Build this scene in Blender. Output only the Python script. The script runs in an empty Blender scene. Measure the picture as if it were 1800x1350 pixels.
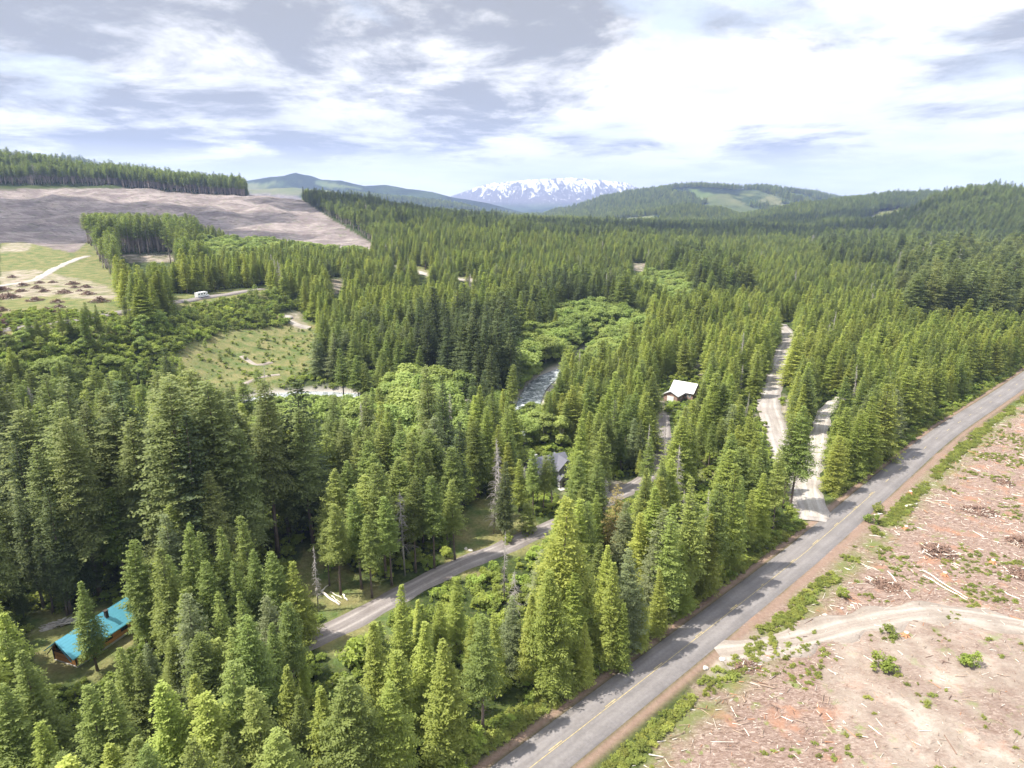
import bpy, math, random
import numpy as np
from mathutils import Vector, Matrix
R = math.radians
rng = np.random.default_rng(7)
random.seed(7)
S = bpy.context.scene
COL = S.collection

# ------------------------------------------------------------------ camera
CAM_Z = 75.0
PITCH = R(15.7)
F = 1100.0                     # focal length in pixels of an 1800 px wide picture
cd = bpy.data.cameras.new('camera'); cam = bpy.data.objects.new('camera', cd); COL.objects.link(cam)
cam.location = (0, 0, CAM_Z); cam.rotation_euler = (R(90) - PITCH, 0, 0)
cd.sensor_width = 36; cd.lens = 36 * F / 1800; cd.clip_start = 1; cd.clip_end = 90000
S.camera = cam
CP, SP = math.cos(PITCH), math.sin(PITCH)
def ray(px, py):
    u, v = px - 900.0, py - 675.0
    return u, F * CP - v * SP, -F * SP - v * CP
def project(x, y, z):
    dy, dz = y, z - CAM_Z
    d = dy * CP - dz * SP
    up = dy * SP + dz * CP
    return 900 + F * x / d, 675 - F * up / d

# ------------------------------------------------------------------ light and sky
SUN_EL, SUN_AZ = 57.0, 262.0          # azimuth clockwise from +Y: the sun stands to the left, a little behind
sd = bpy.data.lights.new('sun', 'SUN'); sun = bpy.data.objects.new('sun', sd); COL.objects.link(sun)
sd.energy = 5.0; sd.angle = R(0.55); sd.color = (1.0, 0.94, 0.83)
to_sun = Vector((math.sin(R(SUN_AZ)) * math.cos(R(SUN_EL)), math.cos(R(SUN_AZ)) * math.cos(R(SUN_EL)), math.sin(R(SUN_EL))))
sun.rotation_euler = to_sun.to_track_quat('Z', 'Y').to_euler()
S.view_settings.view_transform = 'Standard'; S.view_settings.look = 'None'
S.view_settings.exposure = 1.02; S.view_settings.gamma = 1.0; S.view_settings.use_curve_mapping = False
S.cycles.max_bounces = 5; S.cycles.diffuse_bounces = 3; S.cycles.glossy_bounces = 1
S.cycles.transmission_bounces = 3; S.cycles.transparent_max_bounces = 6; S.cycles.volume_bounces = 0
S.cycles.use_adaptive_sampling = True; S.cycles.adaptive_threshold = 0.02
S.cycles.caustics_reflective = False; S.cycles.caustics_refractive = False

def N(nt, typ, **kw):
    n = nt.nodes.new(typ)
    for k, v in kw.items():
        if k == 'inp':
            for a, b in v.items(): n.inputs[a].default_value = b
        else: setattr(n, k, v)
    return n
def ramp(nt, fac, stops, interp='LINEAR'):
    n = nt.nodes.new('ShaderNodeValToRGB'); cr = n.color_ramp; cr.interpolation = interp
    while len(cr.elements) < len(stops): cr.elements.new(0.5)
    for e, (p, c) in zip(cr.elements, stops):
        e.position = p
        e.color = (c[0], c[1], c[2], 1) if not isinstance(c, (int, float)) else (c, c, c, 1)
    nt.links.new(fac, n.inputs[0]); return n.outputs[0]
def mth(nt, op, a, b=None, c=None, clamp=False):
    n = nt.nodes.new('ShaderNodeMath'); n.operation = op; n.use_clamp = clamp
    for i, v in enumerate((a, b, c)):
        if v is None: continue
        if isinstance(v, (int, float)): n.inputs[i].default_value = v
        else: nt.links.new(v, n.inputs[i])
    return n.outputs[0]
def mix(nt, fac, a, b, blend='MIX'):
    n = nt.nodes.new('ShaderNodeMix'); n.data_type = 'RGBA'; n.blend_type = blend
    for i, v in ((0, fac), (6, a), (7, b)):
        if isinstance(v, (int, float)): n.inputs[i].default_value = v
        elif isinstance(v, tuple): n.inputs[i].default_value = (v[0], v[1], v[2], 1)
        else: nt.links.new(v, n.inputs[i])
    return n.outputs[2]
def noise(nt, vec, scale, detail=4, rough=0.55, dist=0.0, out=0):
    n = nt.nodes.new('ShaderNodeTexNoise'); n.inputs['Scale'].default_value = scale
    n.inputs['Detail'].default_value = detail; n.inputs['Roughness'].default_value = rough; n.inputs['Distortion'].default_value = dist
    nt.links.new(vec, n.inputs['Vector']); return n.outputs[out]

W = bpy.data.worlds.new('World'); S.world = W; W.use_nodes = True
nt = W.node_tree; nt.nodes.clear()
out = N(nt, 'ShaderNodeOutputWorld')
sky = N(nt, 'ShaderNodeTexSky', sky_type='NISHITA', sun_disc=False, sun_elevation=R(SUN_EL), sun_rotation=R(SUN_AZ), altitude=400)
bg = N(nt, 'ShaderNodeBackground', inp={'Strength': 0.13})
tc = N(nt, 'ShaderNodeTexCoord'); sx = N(nt, 'ShaderNodeSeparateXYZ'); nt.links.new(tc.outputs['Generated'], sx.inputs[0])
zz = mth(nt, 'ADD', mth(nt, 'MAXIMUM', sx.outputs[2], 0.0), 0.11)
cx = mth(nt, 'DIVIDE', sx.outputs[0], zz); cy = mth(nt, 'DIVIDE', sx.outputs[1], zz)
cv = N(nt, 'ShaderNodeCombineXYZ'); nt.links.new(cx, cv.inputs[0]); nt.links.new(cy, cv.inputs[1])
off = N(nt, 'ShaderNodeVectorMath', operation='ADD'); off.inputs[1].default_value = (3.7, 1.9, 0.4); nt.links.new(cv.outputs[0], off.inputs[0])
V = off.outputs[0]
n1 = noise(nt, V, 0.55, 10, 0.60, 0.2)
n2 = noise(nt, V, 0.30, 6, 0.55, 0.2)
off2 = N(nt, 'ShaderNodeVectorMath', operation='ADD'); off2.inputs[1].default_value = (11.0, 4.6, 2.0); nt.links.new(V, off2.inputs[0])
n3 = noise(nt, off2.outputs[0], 0.42, 8, 0.6, 0.5)
cover = ramp(nt, n1, [(0.36, 0.0), (0.47, 1.0)])
low = ramp(nt, sx.outputs[2], [(0.0, 1.0), (0.06, 1.0), (0.12, 0.0)])
cover = mth(nt, 'MAXIMUM', cover, low)
side = mth(nt, 'MULTIPLY', sx.outputs[0], -0.07)
n4 = noise(nt, off2.outputs[0], 1.15, 8, 0.62, 0.3)
shade = mth(nt, 'ADD', mth(nt, 'ADD', mth(nt, 'MULTIPLY', n3, 0.52), mth(nt, 'MULTIPLY', n4, 0.48)), side)
elev = ramp(nt, sx.outputs[2], [(0.0, 0.0), (0.045, 0.1), (0.085, 1.0), (1.0, 1.0)])
dark = mth(nt, 'MULTIPLY', ramp(nt, shade, [(0.46, 0.0), (0.565, 1.0)], 'EASE'), elev)
white = mix(nt, ramp(nt, mth(nt, 'ADD', mth(nt, 'MULTIPLY', n2, 0.5), mth(nt, 'MULTIPLY', n1, 0.5)), [(0.44, 0.0), (0.60, 1.0)]), (6.0, 5.9, 5.75), (3.9, 4.0, 4.3))
cloudc = mix(nt, dark, white, (1.9, 1.95, 2.1))
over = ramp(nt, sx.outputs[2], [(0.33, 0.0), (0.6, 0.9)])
cloudc = mix(nt, over, cloudc, (7.2, 7.4, 7.9))  # overhead cloud, out of view, brightened as added fill light
skyc = mix(nt, 0.8, sky.outputs[0], (3.9, 4.25, 4.8))
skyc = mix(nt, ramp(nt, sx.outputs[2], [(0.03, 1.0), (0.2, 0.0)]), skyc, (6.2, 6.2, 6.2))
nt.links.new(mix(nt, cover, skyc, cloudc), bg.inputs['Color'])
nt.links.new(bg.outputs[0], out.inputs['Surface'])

# ------------------------------------------------------------------ helpers
def tag(o, label=None, cat=None, group=None, kind=None):
    if label: o['label'] = label
    if cat: o['category'] = cat
    if group: o['group'] = group
    if kind: o['kind'] = kind
    return o
def empty(name, loc=(0, 0, 0), rz=0.0):
    o = bpy.data.objects.new(name, None); o.empty_display_size = 0.5
    o.location = loc; o.rotation_euler = (0, 0, rz); COL.objects.link(o); return o
def mesh_np(name, v, f, mat, attrs=None, smooth=False, mats=None, fmat=None):
    """v (n,3); f = list of (m,k) int arrays of equal k each."""
    me = bpy.data.meshes.new(name)
    v = np.asarray(v, np.float32)
    if not isinstance(f, list): f = [f]
    f = [np.asarray(a, np.int32) for a in f if len(a)]
    loops = np.concatenate([a.ravel() for a in f]) if f else np.zeros(0, np.int32)
    tot = np.concatenate([np.full(len(a), a.shape[1], np.int32) for a in f])
    st = np.concatenate([[0], np.cumsum(tot)[:-1]]).astype(np.int32)
    me.vertices.add(len(v)); me.vertices.foreach_set('co', v.ravel())
    me.loops.add(len(loops)); me.loops.foreach_set('vertex_index', loops)
    me.polygons.add(len(tot)); me.polygons.foreach_set('loop_start', st); me.polygons.foreach_set('loop_total', tot)
    me.polygons.foreach_set('use_smooth', np.full(len(tot), smooth))
    for m in (mats or [mat]): me.materials.append(m)
    if fmat is not None: me.polygons.foreach_set('material_index', np.asarray(fmat, np.int32))
    me.update(calc_edges=True)
    for k, (typ, arr) in (attrs or {}).items():
        a = me.attributes.new(k, typ, 'POINT')
        key = {'FLOAT': 'value', 'INT': 'value', 'FLOAT_VECTOR': 'vector', 'FLOAT_COLOR': 'color'}[typ]
        a.data.foreach_set(key, np.ascontiguousarray(arr).ravel())
    return me
def link(name, me, parent=None):
    o = bpy.data.objects.new(name, me); COL.objects.link(o)
    if parent: o.parent = parent
    return o
class MB:
    """collects boxes, tubes and prisms into one mesh"""
    def __init__(s): s.v = []; s.f = []; s.n = 0
    def add(s, vs, fs):
        s.v += [tuple(p) for p in vs]; s.f += [tuple(i + s.n for i in f) for f in fs]; s.n += len(vs)
    def box(s, c, d, rz=0.0, M=None):
        hx, hy, hz = d[0] / 2, d[1] / 2, d[2] / 2
        vs = [Vector((a * hx, b * hy, e * hz)) for e in (-1, 1) for b in (-1, 1) for a in (-1, 1)]
        rot = Matrix.Rotation(rz, 3, 'Z') if M is None else M
        vs = [rot @ p + Vector(c) for p in vs]
        s.add(vs, [(0, 2, 3, 1), (4, 5, 7, 6), (0, 1, 5, 4), (1, 3, 7, 5), (3, 2, 6, 7), (2, 0, 4, 6)])
    def prism(s, poly, d):            # closed polygon (3-D points) extruded by vector d
        d = Vector(d); n = len(poly); p = [Vector(q) for q in poly]
        s.add(p + [q + d for q in p], [tuple(range(n))[::-1], tuple(range(n, 2 * n))] + [(i, (i + 1) % n, n + (i + 1) % n, n + i) for i in range(n)])
    def tube(s, pts, rad, k=6):
        pts = [Vector(p) for p in pts]; rings = []
        for i, p in enumerate(pts):
            t = (pts[min(i + 1, len(pts) - 1)] - pts[max(i - 1, 0)]).normalized()
            a = t.cross(Vector((0.31, 0.17, 0.93) if abs(t.z) < 0.9 else (1, 0.1, 0))).normalized(); b = t.cross(a)
            r = rad[i] if isinstance(rad, (list, tuple)) else rad
            rings.append([p + (a * math.cos(2 * math.pi * j / k) + b * math.sin(2 * math.pi * j / k)) * r for j in range(k)])
        vs = [q for rg in rings for q in rg]; fs = []
        for i in range(len(pts) - 1):
            for j in range(k): fs.append((i * k + j, i * k + (j + 1) % k, (i + 1) * k + (j + 1) % k, (i + 1) * k + j))
        fs.append(tuple(range(k))[::-1]); fs.append(tuple((len(pts) - 1) * k + j for j in range(k)))
        s.add(vs, fs)
    def mesh(s, name, mat, smooth=False):
        me = bpy.data.meshes.new(name); me.from_pydata(s.v, [], s.f); me.materials.append(mat)
        if smooth: me.polygons.foreach_set('use_smooth', np.ones(len(me.polygons), bool))
        me.update(); return me
    def build(s, name, mat, parent=None, smooth=False): return link(name, s.mesh(name, mat, smooth), parent)

def hash2(ix, iy, seed):
    h = (ix.astype(np.int64) * 374761393 + iy.astype(np.int64) * 668265263 + seed * 974634777) & 0xffffffff
    h = ((h ^ (h >> 13)) * 1274126177) & 0xffffffff
    return ((h ^ (h >> 16)) & 0xffffff) / float(0xffffff)
def vnoise(x, y, seed=0):
    ix, iy = np.floor(x), np.floor(y); fx, fy = x - ix, y - iy
    fx = fx * fx * (3 - 2 * fx); fy = fy * fy * (3 - 2 * fy)
    a, b = hash2(ix, iy, seed), hash2(ix + 1, iy, seed); c, d = hash2(ix, iy + 1, seed), hash2(ix + 1, iy + 1, seed)
    return (a * (1 - fx) + b * fx) * (1 - fy) + (c * (1 - fx) + d * fx) * fy
def fbm(x, y, seed=0, oct=4, ridged=False):
    s, a, t = 0.0, 1.0, 0.0
    for i in range(oct):
        n = vnoise(x * 2 ** i + 17 * i, y * 2 ** i - 9 * i, seed + i)
        if ridged: n = 1 - abs(2 * n - 1)
        s = s + a * n; t += a; a *= 0.5
    return s / t
def smooth(a, b, x):
    t = np.clip((x - a) / (b - a), 0, 1); return t * t * (3 - 2 * t)
def inpoly(px, py, poly):
    px = np.asarray(px, float); py = np.asarray(py, float)
    r = np.zeros(px.shape, bool); n = len(poly)
    for i in range(n):
        x1, y1 = poly[i]; x2, y2 = poly[(i + 1) % n]
        if y1 == y2: continue
        c = ((y1 > py) != (y2 > py)) & (px < (x2 - x1) * (py - y1) / (y2 - y1) + x1)
        r ^= c
    return r
def segdist(x, y, pts):
    """distance to a polyline, and the parameter index along it"""
    d = np.full(np.shape(x), 1e9)
    for (x1, y1), (x2, y2) in zip(pts[:-1], pts[1:]):
        dx, dy = x2 - x1, y2 - y1; L = dx * dx + dy * dy + 1e-9
        t = np.clip(((x - x1) * dx + (y - y1) * dy) / L, 0, 1)
        d = np.minimum(d, np.hypot(x - x1 - t * dx, y - y1 - t * dy))
    return d
def catmull(pts, step=2.0):
    P = [np.array(p, float) for p in pts]; P = [2 * P[0] - P[1]] + P + [2 * P[-1] - P[-2]]; o = []
    for i in range(1, len(P) - 2):
        n = max(2, int(np.linalg.norm(P[i + 1] - P[i]) / step))
        for j in range(n):
            t = j / n
            o.append(0.5 * (2 * P[i] + (P[i + 1] - P[i - 1]) * t + (2 * P[i - 1] - 5 * P[i] + 4 * P[i + 1] - P[i + 2]) * t ** 2 + (3 * P[i] - P[i - 1] - 3 * P[i + 1] + P[i + 2]) * t ** 3))
    o.append(P[-2]); return o

# ------------------------------------------------------------------ terrain height
CTL = [(-150, 60, 0), (-300, 60, 4), (0, 40, 0), (0, -200, 0), (-300, -200, 4), (300, -200, 6), (100, 60, 0), (-80, 90, 0), (60, 100, 0), (200, 100, 1), (-120, 150, 0), (0, 150, 0), (100, 180, 0.5),
 (300, 150, 5), (-50, 200, -1), (-220, 150, 2), (60, 230, -1), (0, 260, -2), (200, 300, 1), (400, 300, 4), (100, 350, 1), (300, 450, 3), (600, 450, 6),
 (180, 600, 6), (400, 700, 4), (800, 700, 10), (500, 1100, 6), (-130, 245, -1), (-100, 330, 3), (-60, 300, 0), (-50, 400, 5), (0, 400, 4), (-150, 225, 0),
 (-135, 290, 4), (-118, 340, 5), (-105, 400, 8), (-95, 450, 10), (-60, 520, 14),
 (-230, 200, 10), (-205, 240, 24), (-172, 270, 25), (-181, 337, 25), (-156, 390, 25), (-159, 465, 25), (-128, 500, 20), (-110, 610, 22), (-280, 240, 25), (-260, 180, 12),
 (-300, 330, 25), (-400, 350, 26), (-300, 450, 25), (-250, 550, 26), (-350, 550, 28), (-271, 430, 25), (-450, 500, 27), (-220, 400, 25), (-220, 620, 28),
 (-441, 620, 41), (-411, 640, 38), (-500, 590, 38), (-330, 640, 34), (-560, 750, 36), (-330, 800, 40), (-480, 780, 38), (-600, 700, 48), (-700, 600, 50),
 (-860, 1100, 95), (-699, 1150, 96), (-510, 1250, 98), (-430, 1300, 88), (-584, 950, 60), (-417, 950, 60), (-287, 930, 48), (-183, 860, 30), (-760, 950, 75),
 (-1080, 1400, 160), (-965, 1500, 143), (-778, 1500, 120), (-610, 1500, 106), (-800, 2000, 90), (-1300, 1400, 180), (-1500, 2000, 140), (-1000, 700, 70), (-1200, 1000, 120),
 (-238, 900, 49), (-341, 1150, 80), (-251, 1100, 57), (-159, 900, 46), (-93, 750, 33), (-23, 850, 33), (-16, 600, 15), (50, 557, 9), (78, 1100, 24), (158, 1800, 32),
 (-200, 1500, 45), (0, 2000, 30), (500, 2000, 16), (1000, 2000, 30), (1000, 1200, 15), (1300, 2000, 30), (1300, 800, 20), (-900, 300, 50), (-600, 200, 40), (700, 100, 15), (1000, 300, 20)]
cp = np.array(CTL, float)
def _phi(r): return r
_D = np.hypot(cp[:, None, 0] - cp[None, :, 0], cp[:, None, 1] - cp[None, :, 1])
_A = np.zeros((len(cp) + 1, len(cp) + 1)); _A[:-1, :-1] = _phi(_D) - np.eye(len(cp)) * 6; _A[-1, :-1] = 1; _A[:-1, -1] = 1
_w = np.linalg.solve(_A, np.concatenate([cp[:, 2], [0]]))
def rbf(x, y):
    x = np.asarray(x, float); sh = x.shape; x = x.ravel(); y = np.asarray(y, float).ravel(); o = np.empty(len(x))
    for i in range(0, len(x), 20000):
        o[i:i + 20000] = _phi(np.hypot(x[i:i + 20000, None] - cp[:, 0], y[i:i + 20000, None] - cp[:, 1])) @ _w[:-1] + _w[-1]
    return o.reshape(sh)
RIDGES = [   # crest as seen from the valley (bearing, height angle), distance, half width, spur strength
 (1500, 480, 0.10, [(1440, 420), (1480, 412), (1530, 405), (1570, 395), (1600, 384), (1640, 364), (1680, 352), (1720, 348), (1800, 352), (1900, 345), (2200, 340)]),
 (2500, 650, 0.14, [(1200, 400), (1300, 385), (1400, 366), (1470, 362), (1500, 358), (1560, 352), (1620, 350), (1680, 351), (1800, 345), (2200, 345)]),
 (4000, 1250, 0.20, [(860, 392), (950, 380), (1000, 366), (1060, 351), (1100, 344), (1150, 337), (1190, 329), (1215, 328), (1240, 329), (1300, 334), (1340, 333), (1380, 334), (1430, 342), (1475, 352), (1520, 356), (1700, 362), (2000, 362)]),
 (2750, 420, 0.12, [(960, 402), (1040, 396), (1100, 386), (1150, 374), (1200, 364), (1260, 370), (1320, 386), (1400, 400)]),
 (5600, 1150, 0.16, [(200, 335), (300, 328), (430, 319), (470, 313), (500, 309), (520, 304), (545, 308), (565, 315), (600, 318), (640, 328), (680, 326), (720, 333), (760, 338), (800, 347), (860, 358), (930, 376), (1000, 390)]),
 (4300, 900, 0.16, [(380, 340), (430, 335), (520, 329), (580, 335), (640, 345), (750, 356), (800, 362), (850, 373), (900, 385)]),
 (2900, 600, 0.10, [(-400, 300), (0, 291), (70, 289), (120, 292), (190, 301), (260, 313), (330, 335)]),
 (10500, 2600, 0.30, [(600, 374), (700, 364), (780, 348), (820, 334), (855, 322), (900, 318), (950, 315), (1010, 313), (1060, 316), (1100, 320), (1128, 331), (1160, 342), (1250, 358), (1400, 368)])]
RD = []
for D, Wd, sp, pts in RIDGES:
    a, e = [], []
    for px, py in pts:
        u, yy, z = ray(px, py); a.append(u / yy); e.append(max(2.0, CAM_Z + z / yy * D))
    RD.append((D, Wd, sp, np.array(a), np.array(e)))
def far_h(x, y):
    yy = np.maximum(y, 50.0); a = x / yy; h = np.full(x.shape, -50.0)
    for k, (D, Wd, sp, aa, ee) in enumerate(RD):
        wob = (fbm(a * 14 + k * 5, y * 0 + k, 40 + k, 3) - 0.5) * 0.25 * Wd
        t = (y - D - wob) / Wd
        crest = np.interp(a, aa, ee, left=0, right=0)
        edge = np.minimum(smooth(aa[0] - 0.05, aa[0] + 0.02, a), 1)
        if k == 7:
            prof = np.exp(-np.abs(t) * 1.8) * (t > -3) * (t < 3)
        else: prof = np.exp(-(t * t) * 1.6)
        spur = fbm(x / (Wd * 0.33), y / (Wd * 0.5), 60 + k, 4, True)
        m = 1 - sp * 2.2 * (1 - spur) * smooth(0.0, 0.45, np.abs(t))
        c = crest * prof * m + (fbm(x / (90 + D * 0.03), y / (90 + D * 0.03), 90 + k, 4) - 0.5) * (0.10 if k < 7 else 0.05) * crest
        h = np.where(crest > 0, np.maximum(h, c), h)
    return h
RIVER_PX = None
def base_h(x, y):
    x = np.asarray(x, float); y = np.asarray(y, float)
    n = rbf(x, y)
    d = np.hypot(x, y)
    n = n * (1 - smooth(1700, 3200, d)) + 6 * smooth(1700, 3200, d)
    n = n + (fbm(x / 60, y / 60, 3, 4) - 0.5) * 5.0 * smooth(250, 700, d)
    return np.maximum(n, far_h(x, y) - 200 * (1 - smooth(900, 1500, d))) if np.any(d > 850) else n
def ground_pt(px, py, z_up=0.0, hf=None):
    """where the line of sight through a pixel of the photograph meets the ground (raised by z_up)"""
    hf = hf or base_h
    u, yy, z = ray(px, py)
    if z >= -2: z = -2.0
    lo = 20.0
    ts = np.exp(np.linspace(math.log(30), math.log(4000), 500))
    X = u / yy * ts; Z = CAM_Z + z / yy * ts
    g = hf(X, ts) + z_up
    k = np.argmax(Z < g)
    if not (Z < g).any(): k = len(ts) - 1
    a, b = (ts[k - 1], ts[k]) if k > 0 else (ts[0], ts[1])
    fa, fb = Z[k - 1] - g[k - 1], Z[k] - g[k]
    t = a + (b - a) * (fa / (fa - fb) if fa != fb else 0.5)
    return u / yy * t, t
RIVER = catmull([ground_pt(*p) for p in [(1130, 570), (1060, 600), (1000, 640), (955, 660), (932, 692), (912, 755), (880, 772), (848, 745), (825, 705), (760, 698), (640, 690), (560, 684), (470, 690), (410, 703), (330, 725), (200, 742), (60, 760)]], 6)
PAVED = [ground_pt(*p) for p in [(1343, 1030), (1447, 945), (1567, 840), (1667, 757), (1800, 668)]]
a0, a1 = np.array(PAVED[0]), np.array(PAVED[-1]); dd = (a1 - a0) / np.linalg.norm(a1 - a0)
PAVED = [tuple(a0 - dd * 260)] + [tuple(a0 - dd * 130)] + PAVED + [tuple(a1 + dd * 150), tuple(a1 + dd * 420 + np.array([-dd[1], dd[0]]) * 30)]
DRIVE = [ground_pt(*p) for p in [(380, 1185), (440, 1165), (520, 1135), (600, 1102), (700, 1048), (800, 997), (880, 965), (960, 930), (1020, 905), (1075, 875), (1110, 858), (1150, 828), (1163, 790), (1166, 755), (1165, 730)]]
SPUR1 = [ground_pt(*p) for p in [(1432, 918), (1418, 880), (1395, 830), (1372, 785), (1362, 745), (1352, 705), (1366, 655), (1378, 618), (1388, 592), (1370, 570)]]
SPUR2 = [ground_pt(*p) for p in [(1436, 912), (1424, 860), (1430, 812), (1440, 765), (1452, 725), (1480, 700)]]
SMOOTH_PX = [[(1262, 1150), (1330, 1142), (1420, 1122), (1520, 1096), (1640, 1078), (1760, 1092), (1900, 1120)]]
LANES = [DRIVE, SPUR1, SPUR2] + [[ground_pt(*p) for p in q] for q in SMOOTH_PX]
def H(x, y):
    x = np.asarray(x, float); y = np.asarray(y, float)
    h = base_h(x, y)
    near = (np.abs(x) < 420) & (y < 700) & (y > -50)
    if near.any():
        d = np.full(x.shape, 1e3)
        if x.ndim: d[near] = segdist(x[near], y[near], RIVER[::3])
        else: d = segdist(x, y, RIVER[::3])
        h = h - 3.2 * (1 - smooth(4, 13, d))
    d = segdist(x, y, PAVED[::1]) if True else 0
    h = h + 0.25 * (1 - smooth(4, 9, d)) + 1.2 * smooth(9, 40, d) * ((x * dd[1] - y * dd[0]) > (a0[0] * dd[1] - a0[1] * dd[0])) * (1 - smooth(300, 600, np.hypot(x, y)))
    gl = smooth(700, 850, y) * (1 - smooth(1250, 1500, y)) * (x < -120) * (1 - smooth(0, 1, (x + 160) / 60))
    h = h + gl * (fbm(x / 75, y / 140, 15, 4, True) - 0.6) * 15
    amp = smooth(6, 25, d) * (1 - smooth(260, 420, np.hypot(x, y)))
    for L_ in LANES: amp = amp * smooth(4, 11, segdist(x, y, L_))
    return h + (fbm(x / 11, y / 11, 5, 2) - 0.5) * 1.1 * amp
def gp(px, py, up=0.0): return ground_pt(px, py, up, H)

# ------------------------------------------------------------------ terrain mesh
def PG(*p): return list(p)
SLASH = PG((1118, 1400), (1225, 1182), (1300, 1105), (1400, 1020), (1500, 925), (1600, 842), (1700, 765), (1830, 680), (2400, 600), (3200, 2000), (1100, 2000))
BARE = [PG((1240, 1170), (1290, 1120), (1400, 1105), (1540, 1075), (1640, 1062), (1720, 1070), (1830, 1120), (1830, 1400), (1500, 1400), (1440, 1200), (1470, 1125), (1330, 1150), (1215, 1230)),
        PG((1330, 700), (1340, 710), (1330, 745), (1320, 740)), PG((1372, 678), (1388, 690), (1394, 745), (1380, 745)), PG((1422, 940), (1412, 900), (1440, 880), (1475, 890), (1450, 925)),
        PG((1405, 900), (1395, 845), (1420, 790), (1450, 770), (1440, 840), (1440, 905)),
        PG((212, 448), (300, 445), (312, 460), (225, 462)), PG((0, 432), (30, 425), (56, 428), (52, 440), (0, 445)), PG((0, 478), (60, 474), (120, 486), (185, 500), (215, 530), (150, 524), (90, 520), (0, 526)),
        PG((582, 490), (606, 487), (606, 502), (592, 520), (578, 516)), PG((695, 466), (850, 491), (850, 498), (760, 489), (690, 471)), PG((1112, 462), (1135, 462), (1135, 478), (1112, 476)),
        PG((500, 548), (522, 545), (548, 575), (528, 580), (498, 562)), PG((915, 822), (932, 818), (930, 840), (920, 838)), PG((1060, 850), (1120, 835), (1115, 868), (1070, 880)), PG((975, 845), (1000, 845), (1000, 872), (972, 872)),
        PG((1150, 720), (1176, 715), (1172, 760), (1150, 770)), PG((1150, 690), (1170, 700), (1180, 715), (1155, 715)), PG((1212, 628), (1222, 628), (1245, 670), (1232, 672))]
GRASS = [PG((815, 880), (870, 870), (905, 900), (965, 925), (965, 960), (880, 1000), (800, 1020), (790, 985)), PG((520, 965), (570, 965), (640, 1020), (720, 1030), (720, 1060), (600, 1090), (560, 1090), (520, 1010)),
         PG((560, 1110), (700, 1060), (680, 1110), (640, 1160), (590, 1180), (560, 1150)), PG((40, 1070), (140, 1070), (240, 1070), (240, 1150), (180, 1200), (60, 1200)),
         PG((290, 650), (310, 590), (400, 575), (500, 560), (560, 575), (560, 640), (480, 690), (420, 700)), PG((0, 400), (140, 405), (170, 440), (235, 550), (235, 600), (0, 620)),
         PG((300, 520), (470, 505), (480, 530), (320, 560)), PG((1200, 790), (1275, 790), (1275, 845), (1200, 845)), PG((470, 555), (560, 555), (560, 590), (470, 590)), PG((690, 440), (860, 470), (860, 500), (690, 470)),
         PG((1500, 405), (1545, 372), (1620, 364), (1660, 372), (1620, 396), (1560, 408)), PG((740, 455), (790, 455), (790, 470), (740, 470))]
GREY = [PG((-300, 333), (0, 332), (200, 331), (430, 330), (520, 343), (575, 380), (665, 434), (640, 445), (500, 435), (330, 420), (160, 420), (130, 445), (40, 425), (-200, 440))]
FARCUT = [PG((1210, 332), (1330, 335), (1390, 352), (1350, 362), (1230, 352)), PG((430, 322), (560, 318), (640, 332), (600, 345), (440, 340)), PG((1080, 385), (1160, 378), (1160, 392), (1080, 398)), PG((760, 362), (850, 372), (900, 385), (800, 376))]

def blur_mask(px, py, x, y, polys, jitter):
    n1 = (fbm(x / 7, y / 7, 21, 3) - 0.5); n2 = (fbm(x / 7, y / 7, 31, 3) - 0.5)
    acc = np.zeros(px.shape)
    for s1, s2 in ((0, 0), (1, 0), (-1, 0), (0, 1), (0, -1)):
        qx, qy = px + (n1 * 5 + s1 * 0.8) * jitter, py + (n2 * 3 + s2 * 0.6) * jitter
        m = np.zeros(px.shape, bool)
        for p in polys: m |= inpoly(qx, qy, p)
        acc += m
    return acc / 5
def ground_masks(x, y, z):
    front = y > 30
    with np.errstate(all='ignore'):
        px, py = project(x, np.where(front, y, 30), z)
    jit = np.clip(11 - np.hypot(x, y) / 60, 0.5, 10)
    g = lambda P: blur_mask(px, py, x, y, P, jit) * front
    slash = g([SLASH]); bare = g(BARE); grass = g(GRASS); grey = g(GREY) * (y > 560) * ((y < 1290) | (x > -0.405 * y)); fc = g(FARCUT) * (y > 1900) * smooth(0.47, 0.56, fbm(x / 170, y / 300, 71, 4)); fc = np.maximum(fc, 0.7 * smooth(0.545, 0.565, fbm(x / 350, y / 600, 123, 4)) * smooth(1700, 1800, y) * (y < 3600))
    side = (x * dd[1] - y * dd[0]) > (a0[0] * dd[1] - a0[1] * dd[0]) + 4
    slash = np.where((~front | (y < 60)) & side, 1.0, slash)
    bare *= (y < 1000); grass = np.where((y > 1000) & (y < 1900), 0, grass)
    return px, py, slash, bare, grass, grey, fc
ang = np.concatenate([np.arange(-180, -46, 4.0), np.arange(-46, 46.001, 0.17), np.arange(50, 180, 4.0)])
rad = np.concatenate([[2.0, 12, 25], np.exp(np.linspace(math.log(40), math.log(1500), 330)), np.exp(np.linspace(math.log(1515), math.log(13500), 180))])
A_, R_ = np.meshgrid(np.radians(ang), rad)
GX, GY = R_ * np.sin(A_), R_ * np.cos(A_)
GZ = H(GX, GY)
nr, na = GX.shape
px_, py_, mS, mB, mG, mC, mF = ground_masks(GX, GY, GZ)
dP = segdist(GX, GY, PAVED); side = (GX * dd[1] - GY * dd[0]) > (a0[0] * dd[1] - a0[1] * dd[0])
verge = np.exp(-((dP - 9.0 - 2.5 * (fbm(GX / 14, GY / 14, 8, 2) - 0.5)) / 2.6) ** 2) * side + (1 - side) * smooth(5.2, 6.5, dP) * (1 - smooth(9, 13, dP))
red = np.exp(-((dP - 4.6) / 0.9) ** 2)
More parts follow.
